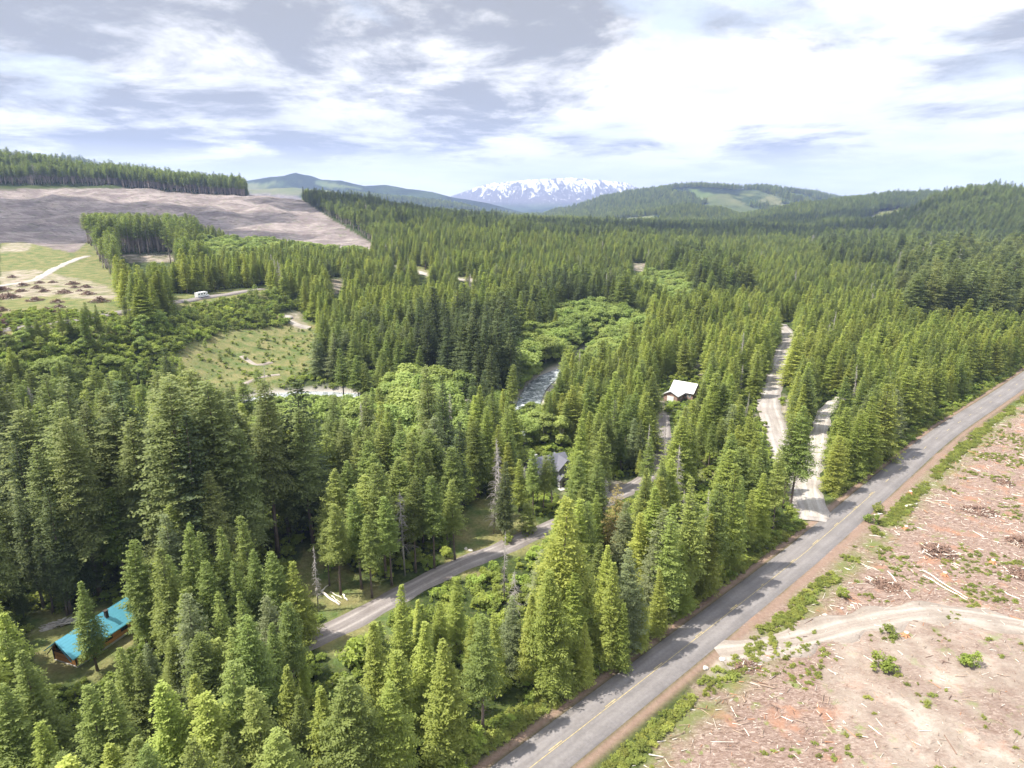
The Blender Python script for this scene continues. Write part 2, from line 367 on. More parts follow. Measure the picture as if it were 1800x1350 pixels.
dRv = np.where(np.hypot(GX, GY) < 700, segdist(GX, GY, RIVER[::2]), 1e3)
rock = (1 - smooth(5.5, 9.5, dRv)) * (1 - smooth(7700, 8200, R_)) + smooth(7700, 8200, R_)
idx = np.arange(nr * na).reshape(nr, na); q = np.stack([idx[:-1], np.roll(idx, -1, 1)[:-1], np.roll(idx, -1, 1)[1:], idx[1:]], -1).reshape(-1, 4)
one = np.ones_like(mS)
tm = mesh_np('terrain', np.stack([GX, GY, GZ], -1).reshape(-1, 3), q, None, {
    'm_cover': ('FLOAT_COLOR', np.stack([mS, mB, mG, one], -1)), 'm_far': ('FLOAT_COLOR', np.stack([mC, mF, rock, one], -1)),
    'm_verge': ('FLOAT_COLOR', np.stack([verge * (R_ < 900), red * (R_ < 900), smooth(1400, 3200, R_), one], -1))}, smooth=True, mats=[])

def material(name):
    m = bpy.data.materials.new(name); m.use_nodes = True; t = m.node_tree; t.nodes.clear()
    o = t.nodes.new('ShaderNodeOutputMaterial'); b = t.nodes.new('ShaderNodeBsdfPrincipled')
    b.inputs['Specular IOR Level'].default_value = 0.25; b.inputs['Roughness'].default_value = 0.85
    t.links.new(b.outputs[0], o.inputs['Surface']); return m, t, b, o
def simple(name, c, rough=0.8, var=0.15, scale=3.0, metal=0.0, spec=0.3, bump=0.0, coords='Object'):
    m, t, b, o = material(name); tcn = N(t, 'ShaderNodeTexCoord'); v = tcn.outputs[coords]
    n = noise(t, v, scale, 5, 0.6)
    c2 = tuple(k * (1 - var) for k in c); c3 = tuple(min(1, k * (1 + var)) for k in c)
    t.links.new(ramp(t, n, [(0.3, c2), (0.7, c3)]), b.inputs['Base Color'])
    b.inputs['Roughness'].default_value = rough; b.inputs['Metallic'].default_value = metal; b.inputs['Specular IOR Level'].default_value = spec
    if bump:
        bp = N(t, 'ShaderNodeBump', inp={'Strength': bump, 'Distance': 0.05}); t.links.new(n, bp.inputs['Height']); t.links.new(bp.outputs[0], b.inputs['Normal'])
    return m

def ground_material():
    m, t, b, o = material('ground_cover')
    g = N(t, 'ShaderNodeNewGeometry'); P = g.outputs['Position']
    a1_ = N(t, 'ShaderNodeAttribute', attribute_name='m_cover'); a2_ = N(t, 'ShaderNodeAttribute', attribute_name='m_far'); a3_ = N(t, 'ShaderNodeAttribute', attribute_name='m_verge')
    s1 = N(t, 'ShaderNodeSeparateColor'); s2 = N(t, 'ShaderNodeSeparateColor'); s3 = N(t, 'ShaderNodeSeparateColor')
    for a, s in ((a1_, s1), (a2_, s2), (a3_, s3)): t.links.new(a.outputs['Color'], s.inputs[0])
    nf = noise(t, P, 1.3, 6, 0.68); nm = noise(t, P, 0.16, 5, 0.6); nl = noise(t, P, 0.03, 4, 0.55)
    mp = N(t, 'ShaderNodeMapping'); mp.inputs['Scale'].default_value = (0.6, 1.3, 1); mp.inputs['Rotation'].default_value = (0, 0, 0.9); t.links.new(P, mp.inputs[0])
    ns = noise(t, mp.outputs[0], 1.6, 6, 0.75, 1.2)
    floor = ramp(t, nf, [(0.3, (0.018, 0.026, 0.010)), (0.55, (0.05, 0.07, 0.02)), (0.75, (0.10, 0.085, 0.045))])
    # distant forest seen as one surface
    nd = noise(t, P, 0.02, 6, 0.6); ndd = noise(t, P, 0.0016, 4, 0.6); nt_ = noise(t, P, 0.05, 4, 0.8)
    farc = mix(t, ramp(t, ndd, [(0.46, 0.0), (0.54, 1.0)]), (0.014, 0.026, 0.016), (0.042, 0.066, 0.028))
    farc = mix(t, ramp(t, noise(t, P, 0.0009, 3, 0.5), [(0.60, 0.0), (0.64, 0.7)], 'LINEAR'), farc, (0.085, 0.11, 0.055))
    farc = mix(t, 1.0, farc, ramp(t, nt_, [(0.35, (0.35, 0.35, 0.38)), (0.65, (1.5, 1.5, 1.35))]), 'MULTIPLY')
    col = mix(t, s3.outputs[2], floor, farc)
    gr = mix(t, ramp(t, nm, [(0.35, 0.0), (0.62, 1.0)]), (0.095, 0.135, 0.045), (0.22, 0.20, 0.095))
    gr = mix(t, 1.0, gr, ramp(t, nf, [(0.25, (0.55, 0.55, 0.5)), (0.7, (1.15, 1.15, 1.1))]), 'MULTIPLY')
    col = mix(t, s1.outputs[2], col, gr)
    gc = mix(t, ramp(t, nl, [(0.42, 0.0), (0.60, 1.0)]), (0.165, 0.135, 0.135), (0.265, 0.225, 0.215))
    nst = noise(t, mp.outputs[0], 0.12, 6, 0.75, 1.0)
    gc = mix(t, ramp(t, nst, [(0.35, 1.0), (0.5, 0.0)]), gc, (0.085, 0.075, 0.06))
    gc = mix(t, ramp(t, nst, [(0.58, 0.0), (0.70, 0.85)]), gc, (0.42, 0.385, 0.355))
    gc = mix(t, ramp(t, nm, [(0.55, 0.0), (0.68, 0.55)]), gc, (0.13, 0.165, 0.075))
    col = mix(t, s2.outputs[0], col, gc)
    col = mix(t, s2.outputs[1], col, mix(t, ramp(t, ndd, [(0.4, 0.0), (0.6, 1.0)]), mix(t, nd, (0.07, 0.11, 0.035), (0.13, 0.17, 0.06)), mix(t, nd, (0.11, 0.13, 0.05), (0.23, 0.21, 0.11))))
    sl = ramp(t, ns, [(0.28, (0.075, 0.045, 0.033)), (0.42, (0.17, 0.115, 0.092)), (0.56, (0.27, 0.20, 0.168)), (0.68, (0.45, 0.39, 0.34))])
    sl = mix(t, ramp(t, nm, [(0.56, 0.0), (0.66, 0.75)]), sl, (0.30, 0.165, 0.11))
    sl = mix(t, ramp(t, noise(t, P, 0.3, 5, 0.7), [(0.58, 0.0), (0.68, 0.8)]), sl, (0.14, 0.20, 0.04))
    col = mix(t, s1.outputs[0], col, sl)
    bare = ramp(t, nm, [(0.3, (0.19, 0.145, 0.12)), (0.5, (0.29, 0.245, 0.205)), (0.65, (0.39, 0.345, 0.30))])
    bare = mix(t, ramp(t, nf, [(0.50, 0.0), (0.72, 0.6)]), bare, (0.24, 0.18, 0.14))
    nbk = noise(t, P, 0.09, 6, 0.72, 0.6)
    brk = mth(t, 'MULTIPLY', s1.outputs[1], ramp(t, mth(t, 'ADD', nbk, mth(t, 'MULTIPLY', s1.outputs[1], 0.08)), [(0.44, 0.0), (0.66, 0.9)]))
    col = mix(t, brk, col, bare)
    vg = mix(t, nf, (0.07, 0.09, 0.03), (0.17, 0.21, 0.055))
    col = mix(t, mth(t, 'MULTIPLY', s3.outputs[0], ramp(t, nm, [(0.38, 0.1), (0.55, 0.85)])), col, vg)
    col = mix(t, s3.outputs[1], col, mix(t, nf, (0.16, 0.10, 0.08), (0.30, 0.22, 0.17)))
    # river banks (rock) and the volcano's slopes with their snow
    sz = N(t, 'ShaderNodeSeparateXYZ'); t.links.new(P, sz.inputs[0])
    mv = N(t, 'ShaderNodeMapping'); mv.inputs['Scale'].default_value = (1.0, 0.26, 0.2); mv.inputs['Rotation'].default_value = (0, 0, -0.35); t.links.new(P, mv.inputs[0])
    nsn = noise(t, mv.outputs[0], 0.011, 8, 0.74, 0.9)
    hz = N(t, 'ShaderNodeMapRange', inp={1: 150.0, 2: 480.0, 3: -0.12, 4: 0.045}); t.links.new(sz.outputs[2], hz.inputs[0])
    snow = ramp(t, mth(t, 'ADD', nsn, hz.outputs[0]), [(0.48, 0.0), (0.57, 1.0)])
    vol = mix(t, snow, mix(t, nd, (0.07, 0.065, 0.08), (0.16, 0.14, 0.15)), (0.9, 0.9, 0.92))
    isfar = mth(t, 'GREATER_THAN', sz.outputs[1], 7700.0)
    lowv = N(t, 'ShaderNodeMapRange', inp={1: 70.0, 2: 170.0, 3: 0.0, 4: 1.0}); t.links.new(sz.outputs[2], lowv.inputs[0])
    rk = mix(t, isfar, mix(t, nf, (0.22, 0.20, 0.19), (0.5, 0.46, 0.42)), mix(t, lowv.outputs[0], farc, vol))
    col = mix(t, s2.outputs[2], col, rk)
    t.links.new(col, b.inputs['Base Color']); b.inputs['Roughness'].default_value = 0.95; b.inputs['Specular IOR Level'].default_value = 0.1
    bp = N(t, 'ShaderNodeBump', inp={'Strength': 0.9, 'Distance': 0.25}); t.links.new(mth(t, 'ADD', nf, ns), bp.inputs['Height'])
    bp2 = N(t, 'ShaderNodeBump', inp={'Distance': 16.0}); t.links.new(nt_, bp2.inputs['Height']); t.links.new(bp.outputs[0], bp2.inputs['Normal'])
    t.links.new(s3.outputs[2], bp2.inputs['Strength'])
    t.links.new(bp2.outputs[0], b.inputs['Normal'])
    return m
tm.materials.clear(); tm.materials.append(ground_material())
terrain = tag(link('ground', tm), kind='structure')

# ------------------------------------------------------------------ roads and water
def strip(pts, w, z_off, step=1.5, jitter=0.0, cols=5, crown=0.0):
    P = np.array(catmull([p[:2] for p in pts], step)); T = np.gradient(P, axis=0); T /= np.linalg.norm(T, axis=1)[:, None]
    Nn = np.stack([T[:, 1], -T[:, 0]], 1); n = len(P); vs = []
    s = np.concatenate([[0], np.cumsum(np.linalg.norm(np.diff(P, axis=0), axis=1))])
    for j in range(cols):
        k = j / (cols - 1) * 2 - 1
        wv = w / 2 * (1 + (jitter * (vnoise(s / 5, s * 0 + (j > cols / 2) * 9, 77) - 0.5) * 2 if abs(k) == 1 else 0))
        q_ = P + Nn * (k * wv)[:, None] if isinstance(wv, np.ndarray) else P + Nn * (k * wv)
        vs.append((q_, k))
    zc = [H(q_[:, 0], q_[:, 1]) for q_, k in vs]
    zm = np.max(zc, axis=0)
    V_ = np.stack([np.stack([q_[:, 0], q_[:, 1], zz_ * 0.4 + zm * 0.6 + z_off + crown * (1 - k * k)], 1) for (q_, k), zz_ in zip(vs, zc)], 1)
    # drop an apron at both edges so that the strip never floats
    ap0 = V_[:, :1].copy(); ap1 = V_[:, -1:].copy(); ap0[:, 0, :2] -= Nn * 0.5; ap1[:, 0, :2] += Nn * 0.5; ap0[..., 2] -= 0.7; ap1[..., 2] -= 0.7
    V_ = np.concatenate([ap0, V_, ap1], 1); m = V_.shape[1]
    ii = np.arange(n * m).reshape(n, m)
    return V_.reshape(-1, 3), np.stack([ii[:-1, :-1], ii[:-1, 1:], ii[1:, 1:], ii[1:, :-1]], -1).reshape(-1, 4), np.repeat(s, m), np.tile(np.concatenate([[-1.05], np.linspace(-1, 1, cols), [1.05]]), n)
def road_mat(name, lo, hi, dark, rut, white_edge=False, rough=0.9):
    m, t, b, o = material(name); g = N(t, 'ShaderNodeNewGeometry'); P = g.outputs['Position']
    au = N(t, 'ShaderNodeAttribute', attribute_name='across'); al = N(t, 'ShaderNodeAttribute', attribute_name='along')
    cv_ = N(t, 'ShaderNodeCombineXYZ'); t.links.new(mth(t, 'MULTIPLY', au.outputs['Fac'], 3.0), cv_.inputs[0]); t.links.new(mth(t, 'MULTIPLY', al.outputs['Fac'], 0.05), cv_.inputs[1])
    streak = noise(t, cv_.outputs[0], 1.6, 5, 0.65); nf = noise(t, P, 2.0, 6, 0.7); nm = noise(t, P, 0.12, 4, 0.6)
    c = mix(t, ramp(t, streak, [(0.35, 0.0), (0.65, 1.0)]), lo, hi)
    aa = mth(t, 'ABSOLUTE', au.outputs['Fac'])
    tr = ramp(t, mth(t, 'ABSOLUTE', mth(t, 'SUBTRACT', aa, 0.48)), [(0.0, 1.0), (0.22, 0.0)], 'EASE')
    c = mix(t, mth(t, 'MULTIPLY', tr, 0.7), c, rut)
    c = mix(t, ramp(t, nm, [(0.45, 0.0), (0.7, 0.6)]), c, dark)
    c = mix(t, 1.0, c, ramp(t, nf, [(0.3, (0.82, 0.82, 0.82)), (0.7, (1.1, 1.1, 1.1))]), 'MULTIPLY')
    t.links.new(c, b.inputs['Base Color']); b.inputs['Roughness'].default_value = rough
    bp = N(t, 'ShaderNodeBump', inp={'Strength': 0.5, 'Distance': 0.04}); t.links.new(nf, bp.inputs['Height']); t.links.new(bp.outputs[0], b.inputs['Normal'])
    return m
def road(name, pts, w, mat, z=0.1, jitter=0.12, crown=0.05):
    v, f, s, a = strip(pts, w, z, jitter=jitter, crown=crown)
    return tag(link(name, mesh_np(name, v, f, mat, {'across': ('FLOAT', a), 'along': ('FLOAT', s)}, smooth=True)), kind='structure')
M_asph = road_mat('asphalt', (0.150, 0.138, 0.136), (0.195, 0.180, 0.177), (0.125, 0.115, 0.114), (0.205, 0.190, 0.187))
M_grav = road_mat('gravel', (0.16, 0.14, 0.135), (0.24, 0.215, 0.205), (0.13, 0.11, 0.10), (0.33, 0.30, 0.285))
M_pale = road_mat('pale_gravel', (0.28, 0.25, 0.225), (0.40, 0.37, 0.335), (0.21, 0.18, 0.155), (0.46, 0.43, 0.40))
M_dirt = road_mat('pale_dirt', (0.22, 0.185, 0.16), (0.32, 0.28, 0.245), (0.17, 0.14, 0.115), (0.37, 0.335, 0.30))
road('paved_road', PAVED, 7.2, M_asph, 0.12, 0.0, 0.08)
M_lane = road_mat('light_gravel', (0.24, 0.215, 0.20), (0.34, 0.31, 0.29), (0.20, 0.17, 0.155), (0.42, 0.39, 0.37))
road('gravel_driveway', DRIVE, 5.0, M_grav, 0.2)
road('gravel_side_road', SPUR1, 8.5, M_lane, 0.14)
road('pale_gravel_road', SPUR2, 5.0, M_pale, 0.2, 0.3)
road('clearcut_track', [gp(*p) for p in [(1262, 1150), (1330, 1142), (1420, 1122), (1520, 1096), (1640, 1078), (1760, 1092), (1900, 1120)]], 6.0, M_dirt, 0.07, 0.5, 0.02)
road('field_track', [gp(*p) for p in [(-30, 508), (20, 500), (60, 493), (85, 480), (110, 466), (135, 456), (156, 450)]], 6.0, M_pale, 0.2, 0.2)
road('lower_field_track', [gp(*p) for p in [(-60, 592), (0, 581), (60, 574), (120, 566), (200, 552), (260, 541), (320, 530), (370, 522), (420, 514), (462, 509)]], 5.5, M_grav, 0.35, 0.2)
road('meadow_track', [gp(*p) for p in [(507, 556), (500, 561), (512, 566), (528, 573), (546, 577)]], 4.5, M_pale, 0.2, 0.2)
road('meadow_trail', [gp(*p) for p in [(425, 626), (437, 634), (452, 641), (478, 637)]], 2.4, M_dirt, 0.12, 0.3)
road('bank_trail', [gp(*p) for p in [(428, 676), (445, 668), (470, 661), (492, 659)]], 1.8, M_dirt, 0.12, 0.3)
road('ridge_road', [gp(*p) for p in [(690, 467), (720, 474), (745, 481), (770, 487), (830, 493), (850, 497)]], 8.0, M_pale, 0.3, 0.3)
# yellow centre line: solid along the near lane, broken beyond the junction
M_line = simple('yellow_paint', (0.36, 0.29, 0.15), 0.8, 0.35, 1.6)
CP_ = np.array(catmull([p[:2] for p in PAVED], 0.8)); CT = np.gradient(CP_, axis=0); CT /= np.linalg.norm(CT, axis=1)[:, None]
Sg = np.concatenate([[0], np.cumsum(np.linalg.norm(np.diff(CP_, axis=0), axis=1))])
cl = MB()
def zroad(x, y):
    return float(H(np.array([x]), np.array([y]))[0])
PV, PF, PS, PA = strip(PAVED, 7.2, 0.12, crown=0.08)
cent = PV.reshape(-1, 7, 3)[:, 3]; cs = PS.reshape(-1, 7)[:, 0]
zc_ = np.interp(Sg, cs * (Sg[-1] / cs[-1]), cent[:, 2])
jn = gp(1540, 866); s_jn = Sg[np.argmin(np.hypot(CP_[:, 0] - jn[0], CP_[:, 1] - jn[1]))]
def line_piece(s0, s1, offs, w):
    k = np.where((Sg >= s0) & (Sg <= s1))[0]
    if len(k) < 2: return
    for a, b2 in zip(k[:-1], k[1:]):
        pa, pb = CP_[a], CP_[b2]; na_ = np.array([CT[a][1], -CT[a][0]]); nb_ = np.array([CT[b2][1], -CT[b2][0]])
        za, zb = zc_[a] + 0.03, zc_[b2] + 0.03
        cl.add([(*(pa + na_ * (offs - w)), za), (*(pa + na_ * (offs + w)), za), (*(pb + nb_ * (offs + w)), zb), (*(pb + nb_ * (offs - w)), zb)], [(0, 1, 2, 3)])
line_piece(0, s_jn, 0.16, 0.055)
s0 = s_jn - 260
while s0 < Sg[-1] - 20:
    line_piece(s0, s0 + 3.4, -0.14 if s0 < s_jn else 0.05, 0.075); s0 += 12.2
tag(cl.build('road_marking', M_line), kind='structure')
def water_mat():
    m, t, b, o = material('river_water'); g = N(t, 'ShaderNodeNewGeometry'); P = g.outputs['Position']
    n = noise(t, P, 0.45, 6, 0.7, 1.0)
    t.links.new(ramp(t, n, [(0.40, (0.10, 0.12, 0.13)), (0.52, (0.30, 0.33, 0.35)), (0.62, (0.75, 0.77, 0.78))]), b.inputs['Base Color'])
    b.inputs['Roughness'].default_value = 0.25; b.inputs['Specular IOR Level'].default_value = 0.6
    bp = N(t, 'ShaderNodeBump', inp={'Strength': 0.6, 'Distance': 0.2}); t.links.new(noise(t, P, 1.5, 4, 0.6), bp.inputs['Height']); t.links.new(bp.outputs[0], b.inputs['Normal'])
    return m
v, f, s, a = strip(RIVER[::3], 9.0, 0.25, step=3, cols=5)
rv_z = v.reshape(-1, 7, 3); rv_z[:, :, 2] = rv_z[:, 3:4, 2]
k_ = np.ones(9) / 9; rv_z[:, :, 2] = np.convolve(np.pad(rv_z[:, 3, 2], 4, mode='edge'), k_, 'valid')[:, None] + 0.35
tag(link('river_water', mesh_np('river_water', rv_z.reshape(-1, 3), f, water_mat(), smooth=True)), kind='structure')

# ------------------------------------------------------------------ foliage and bark
def leaf_mat(name, c_lo, c_hi, trans=0.4, var=0.35, fade=0.0):
    c_lo = (c_lo[0] * 1.62, c_lo[1] * 1.52, c_lo[2] * 1.4); c_hi = (c_hi[0] * 1.62, c_hi[1] * 1.52, c_hi[2] * 1.4)
    m, t, b, o = material(name); oi = N(t, 'ShaderNodeObjectInfo'); g = N(t, 'ShaderNodeNewGeometry'); tcn = N(t, 'ShaderNodeTexCoord')
    at = N(t, 'ShaderNodeAttribute', attribute_name='tint')
    patch = noise(t, g.outputs['Position'], 0.012, 3, 0.5); fine = noise(t, tcn.outputs['Object'], 0.9, 3, 0.6)
    f_ = mth(t, 'ADD', mth(t, 'MULTIPLY', oi.outputs['Random'], 0.42), mth(t, 'MULTIPLY', patch, 0.35))
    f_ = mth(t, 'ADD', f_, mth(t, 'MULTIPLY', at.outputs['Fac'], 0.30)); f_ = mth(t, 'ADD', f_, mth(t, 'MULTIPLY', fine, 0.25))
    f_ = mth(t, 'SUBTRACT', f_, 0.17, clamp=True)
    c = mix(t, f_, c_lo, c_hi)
    h = N(t, 'ShaderNodeHueSaturation'); t.links.new(c, h.inputs['Color'])
    rr = mth(t, 'FRACT', mth(t, 'MULTIPLY', oi.outputs['Random'], 7.31))
    t.links.new(mth(t, 'ADD', mth(t, 'MULTIPLY', rr, 0.022), 0.488), h.inputs['Hue'])
    r2 = mth(t, 'FRACT', mth(t, 'MULTIPLY', oi.outputs['Random'], 23.7))
    t.links.new(mth(t, 'ADD', mth(t, 'MULTIPLY', r2, var), 1 - var * 0.5), h.inputs['Value'])
    t.links.new(h.outputs[0], b.inputs['Base Color']); b.inputs['Roughness'].default_value = 0.6; b.inputs['Specular IOR Level'].default_value = 0.22
    tl = N(t, 'ShaderNodeBsdfTranslucent'); t.links.new(mix(t, 1.0, h.outputs[0], (1.25, 1.3, 0.7), 'MULTIPLY'), tl.inputs[0])
    ms = N(t, 'ShaderNodeMixShader'); ms.inputs[0].default_value = trans
    t.links.new(b.outputs[0], ms.inputs[1]); t.links.new(tl.outputs[0], ms.inputs[2]); t.links.new(ms.outputs[0], o.inputs['Surface'])
    return m
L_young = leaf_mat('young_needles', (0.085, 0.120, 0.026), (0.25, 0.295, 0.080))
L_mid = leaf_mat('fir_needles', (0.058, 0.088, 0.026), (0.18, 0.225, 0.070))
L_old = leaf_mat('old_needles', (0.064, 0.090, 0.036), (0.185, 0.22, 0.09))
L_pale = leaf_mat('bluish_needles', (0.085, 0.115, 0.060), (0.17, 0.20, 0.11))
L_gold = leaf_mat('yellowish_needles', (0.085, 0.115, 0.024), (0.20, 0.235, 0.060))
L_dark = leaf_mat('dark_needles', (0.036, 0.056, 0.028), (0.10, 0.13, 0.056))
L_alder = leaf_mat('alder_leaves', (0.095, 0.140, 0.036), (0.20, 0.255, 0.080), 0.35)
L_bush = leaf_mat('bush_leaves', (0.06, 0.10, 0.018), (0.21, 0.26, 0.06), 0.35, 0.6)
L_fern = leaf_mat('fern_fronds', (0.085, 0.115, 0.026), (0.20, 0.225, 0.060), 0.4, 0.5)
L_tan = leaf_mat('browned_needles', (0.14, 0.12, 0.05), (0.26, 0.22, 0.10))
M_bark = simple('bark', (0.13, 0.10, 0.085), 0.95, 0.35, 2.0, bump=0.4)
M_palebark = simple('greyish_bark', (0.34, 0.28, 0.25), 0.95, 0.3, 1.5)
M_grey = simple('weathered_wood', (0.34, 0.31, 0.29), 0.9, 0.3, 2.0)
M_aldbark = simple('pale_bark', (0.30, 0.28, 0.25), 0.9, 0.3, 2.0)

def fir_meshes(name, seed, Ht, z0, Rr, mat, profile=0.85, up=25, low=-18, dens=1.0, elem=0.5, sparse=0.0, ragged=0.25, bare=True, bark=None):
    r = np.random.default_rng(seed)
    tb = MB(); lean = r.normal(0, 0.006, 2)
    zs = np.linspace(0, Ht * 0.98, 9); tr = Ht * 0.0115
    axis = lambda z: np.array([lean[0] * z + 0.15 * math.sin(z * 0.21 + seed), lean[1] * z + 0.15 * math.cos(z * 0.17 + seed)])
    tb.tube([(*axis(z), z - 0.4) for z in zs], [max(0.02, tr * (1 - z / Ht) ** 0.8 * (1.35 if i == 0 else 1)) for i, z in enumerate(zs)], 7)
    if bare:
        for _ in range(int(max(0, z0 - 2) * 2.2)):
            z = r.uniform(2.0, z0 + 1); a = r.uniform(0, 6.28); L = r.uniform(0.5, 1.8); p = axis(z)
            tb.tube([(p[0], p[1], z), (p[0] + L * math.cos(a), p[1] + L * math.sin(a), z - L * r.uniform(0, 0.35))], [0.035, 0.012], 3)
    Vv, Ff, Tt = [], [], []
    z = z0; cnt = 0; bulge = r.uniform(0, 6.28)
    P0, Dd, Ls, Tn = [], [], [], []
    while z < Ht * 0.985:
        t = (z - z0) / (Ht - z0)
        env = Rr * ((1 - t) ** profile) * min(1.0, (t + 0.10) / 0.20) * (0.9 + 0.2 * vnoise(np.array([z * 0.4]), np.array([seed * 1.0]), seed)[0]) + 0.15
        nb = int(round((6 if t < 0.8 else 5) * dens + r.uniform(-0.5, 0.5)))
        a0_ = r.uniform(0, 6.28)
        for k in range(max(3, nb)):
            if r.random() < sparse: continue
            a = a0_ + 2 * math.pi * k / nb + r.normal(0, 0.18)
            L = env * (1 + r.normal(0, ragged)) * (1 + 0.13 * math.sin(a * 2 + bulge + z * 0.3)); L = max(0.2, min(L, env * 1.45))
            pit = math.radians(low + (up - low) * t ** 0.7 + r.normal(0, 6))
            zz_ = z + r.uniform(-0.2, 0.2); ax = axis(zz_)
            c, s_ = math.cos(a), math.sin(a); sidev = np.array([-s_, c, 0.0])
            nseg = max(2, int(L / (0.42 * elem / 0.5)))
            droop = 0.10 + 0.10 * (1 - t)
            tone = r.uniform(0, 1)
            for i in range(nseg):
                u = (i + r.uniform(0.2, 0.9)) / nseg
                if u * L < 0.12 * env: continue
                d_ = u * L
                z_off = math.tan(pit) * d_ - droop * d_ * d_ / max(1.2, L) + 0.06 * d_ * u ** 3
                p = np.array([ax[0] + c * d_, ax[1] + s_ * d_, zz_ + z_off])
                out_ = np.array([c, s_, math.tan(pit) - 2 * droop * u + 0.1 * u])
                tl_ = (L * (1 - u) * 0.55 + 0.30) * r.uniform(0.7, 1.2)
                for sg in (-1, 1):
                    ne = max(1, int(tl_ / (elem * 0.85)))
                    dirv = out_ * 0.55 + sidev * sg * 0.95 + np.array([0, 0, r.normal(-0.12, 0.12)]); dirv /= np.linalg.norm(dirv)
                    for e in range(ne):
                        q0 = p + dirv * (tl_ * e / ne * 0.9)
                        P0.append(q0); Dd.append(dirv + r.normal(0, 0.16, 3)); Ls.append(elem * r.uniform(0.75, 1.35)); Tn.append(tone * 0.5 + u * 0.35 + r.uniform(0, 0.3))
            # the tip
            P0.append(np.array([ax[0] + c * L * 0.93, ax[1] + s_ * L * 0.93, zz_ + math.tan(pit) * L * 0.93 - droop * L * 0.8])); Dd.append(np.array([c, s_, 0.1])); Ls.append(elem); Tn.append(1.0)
        z += (0.62 - 0.25 * t) * elem / 0.5 * r.uniform(0.8, 1.2) / dens ** 0.5; cnt += 1
    for k in range(9):   # leader
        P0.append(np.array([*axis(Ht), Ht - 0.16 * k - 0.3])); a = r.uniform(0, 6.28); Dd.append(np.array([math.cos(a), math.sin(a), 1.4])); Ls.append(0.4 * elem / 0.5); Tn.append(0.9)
    P0 = np.array(P0); Dd = np.array(Dd); Dd /= np.linalg.norm(Dd, axis=1)[:, None]; Ls = np.array(Ls); Tn = np.array(Tn)
    upv = np.array([0, 0, 1.0]) + r.normal(0, 0.45, (len(P0), 3)); sd_ = np.cross(Dd, upv); sd_ /= np.linalg.norm(sd_, axis=1)[:, None] + 1e-9
    w = (Ls * 0.30)[:, None]; Lc = Ls[:, None]; dn = np.array([0, 0, -1.0])
    v0 = P0; v1 = P0 + Dd * Lc * 0.45 + sd_ * w; v2 = P0 + Dd * Lc + dn * Lc * 0.10; v3 = P0 + Dd * Lc * 0.45 - sd_ * w
    vv = np.stack([v0, v1, v2, v3], 1).reshape(-1, 3); ff = np.arange(len(vv)).reshape(-1, 4)
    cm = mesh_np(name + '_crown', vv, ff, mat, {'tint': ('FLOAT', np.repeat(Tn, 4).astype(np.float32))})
    return tb.mesh(name + '_trunk', bark or M_bark, True), cm

def alder_meshes(name, seed, Ht, Rr, mat, bark, nl=26, leaf=0.34, nleaf=190, low=0.25):
    r = np.random.default_rng(seed); tb = MB(); C, RR = [], []
    for k in range(nl):
        a = r.uniform(0, 6.28); q = r.uniform(0, 1) ** 0.5; h_ = r.uniform(low, 1.0)
        rr = Rr * q * math.sqrt(max(0.05, 1 - ((h_ - 0.5) / 0.62) ** 2))
        C.append(np.array([rr * math.cos(a), rr * math.sin(a), Ht * h_ * 0.90])); RR.append(Rr * r.uniform(0.26, 0.46))
    ns_ = 3 if Ht > 5 else 5
    stems = [(r.uniform(-0.6, 0.6), r.uniform(-0.6, 0.6)) for _ in range(ns_)]
    for i, (sx_, sy_) in enumerate(stems):
        tb.tube([(sx_ * 0.3, sy_ * 0.3, -0.3), (sx_ * 1.2, sy_ * 1.2, Ht * 0.35), (sx_ * Rr * 0.7, sy_ * Rr * 0.7, Ht * 0.8)], [Ht * 0.012, Ht * 0.008, Ht * 0.003], 5)
    for c_ in C[::2]:
        s_ = stems[r.integers(ns_)]
        tb.tube([(s_[0] * 1.2, s_[1] * 1.2, Ht * 0.33), tuple(c_ * 0.6 + np.array([0, 0, Ht * 0.15])), tuple(c_)], [Ht * 0.005, Ht * 0.003, 0.015], 4)
    P0, Nn_, Tn = [], [], []
    for c_, rr in zip(C, RR):
        n = int(nleaf * (rr / (Rr * 0.36)) ** 2); d_ = r.normal(0, 1, (n, 3)); d_ /= np.linalg.norm(d_, axis=1)[:, None]
        ra = rr * r.uniform(0.45, 1.08, n)[:, None]
        P0.append(c_ + d_ * ra * np.array([1, 1, 0.75])); Nn_.append(d_ * 0.7 + np.array([0, 0, 0.7]) + r.normal(0, 0.4, (n, 3))); Tn.append(np.full(n, r.uniform(0, 0.6)) + r.uniform(0, 0.5, n))
    P0 = np.concatenate(P0); Nn_ = np.concatenate(Nn_); Nn_ /= np.linalg.norm(Nn_, axis=1)[:, None]; Tn = np.concatenate(Tn)
    rv = r.normal(0, 1, P0.shape); u = np.cross(Nn_, rv); u /= np.linalg.norm(u, axis=1)[:, None]; w = np.cross(Nn_, u)
    L_ = (leaf * r.uniform(0.7, 1.4, len(P0)))[:, None]
    vv = np.stack([P0 - u * L_, P0 + w * L_ * 0.55, P0 + u * L_, P0 - w * L_ * 0.55], 1).reshape(-1, 3)
    cm = mesh_np(name + '_crown', vv, np.arange(len(vv)).reshape(-1, 4), mat, {'tint': ('FLOAT', np.repeat(Tn, 4).astype(np.float32))})
    return tb.mesh(name + '_trunk', bark, True), cm

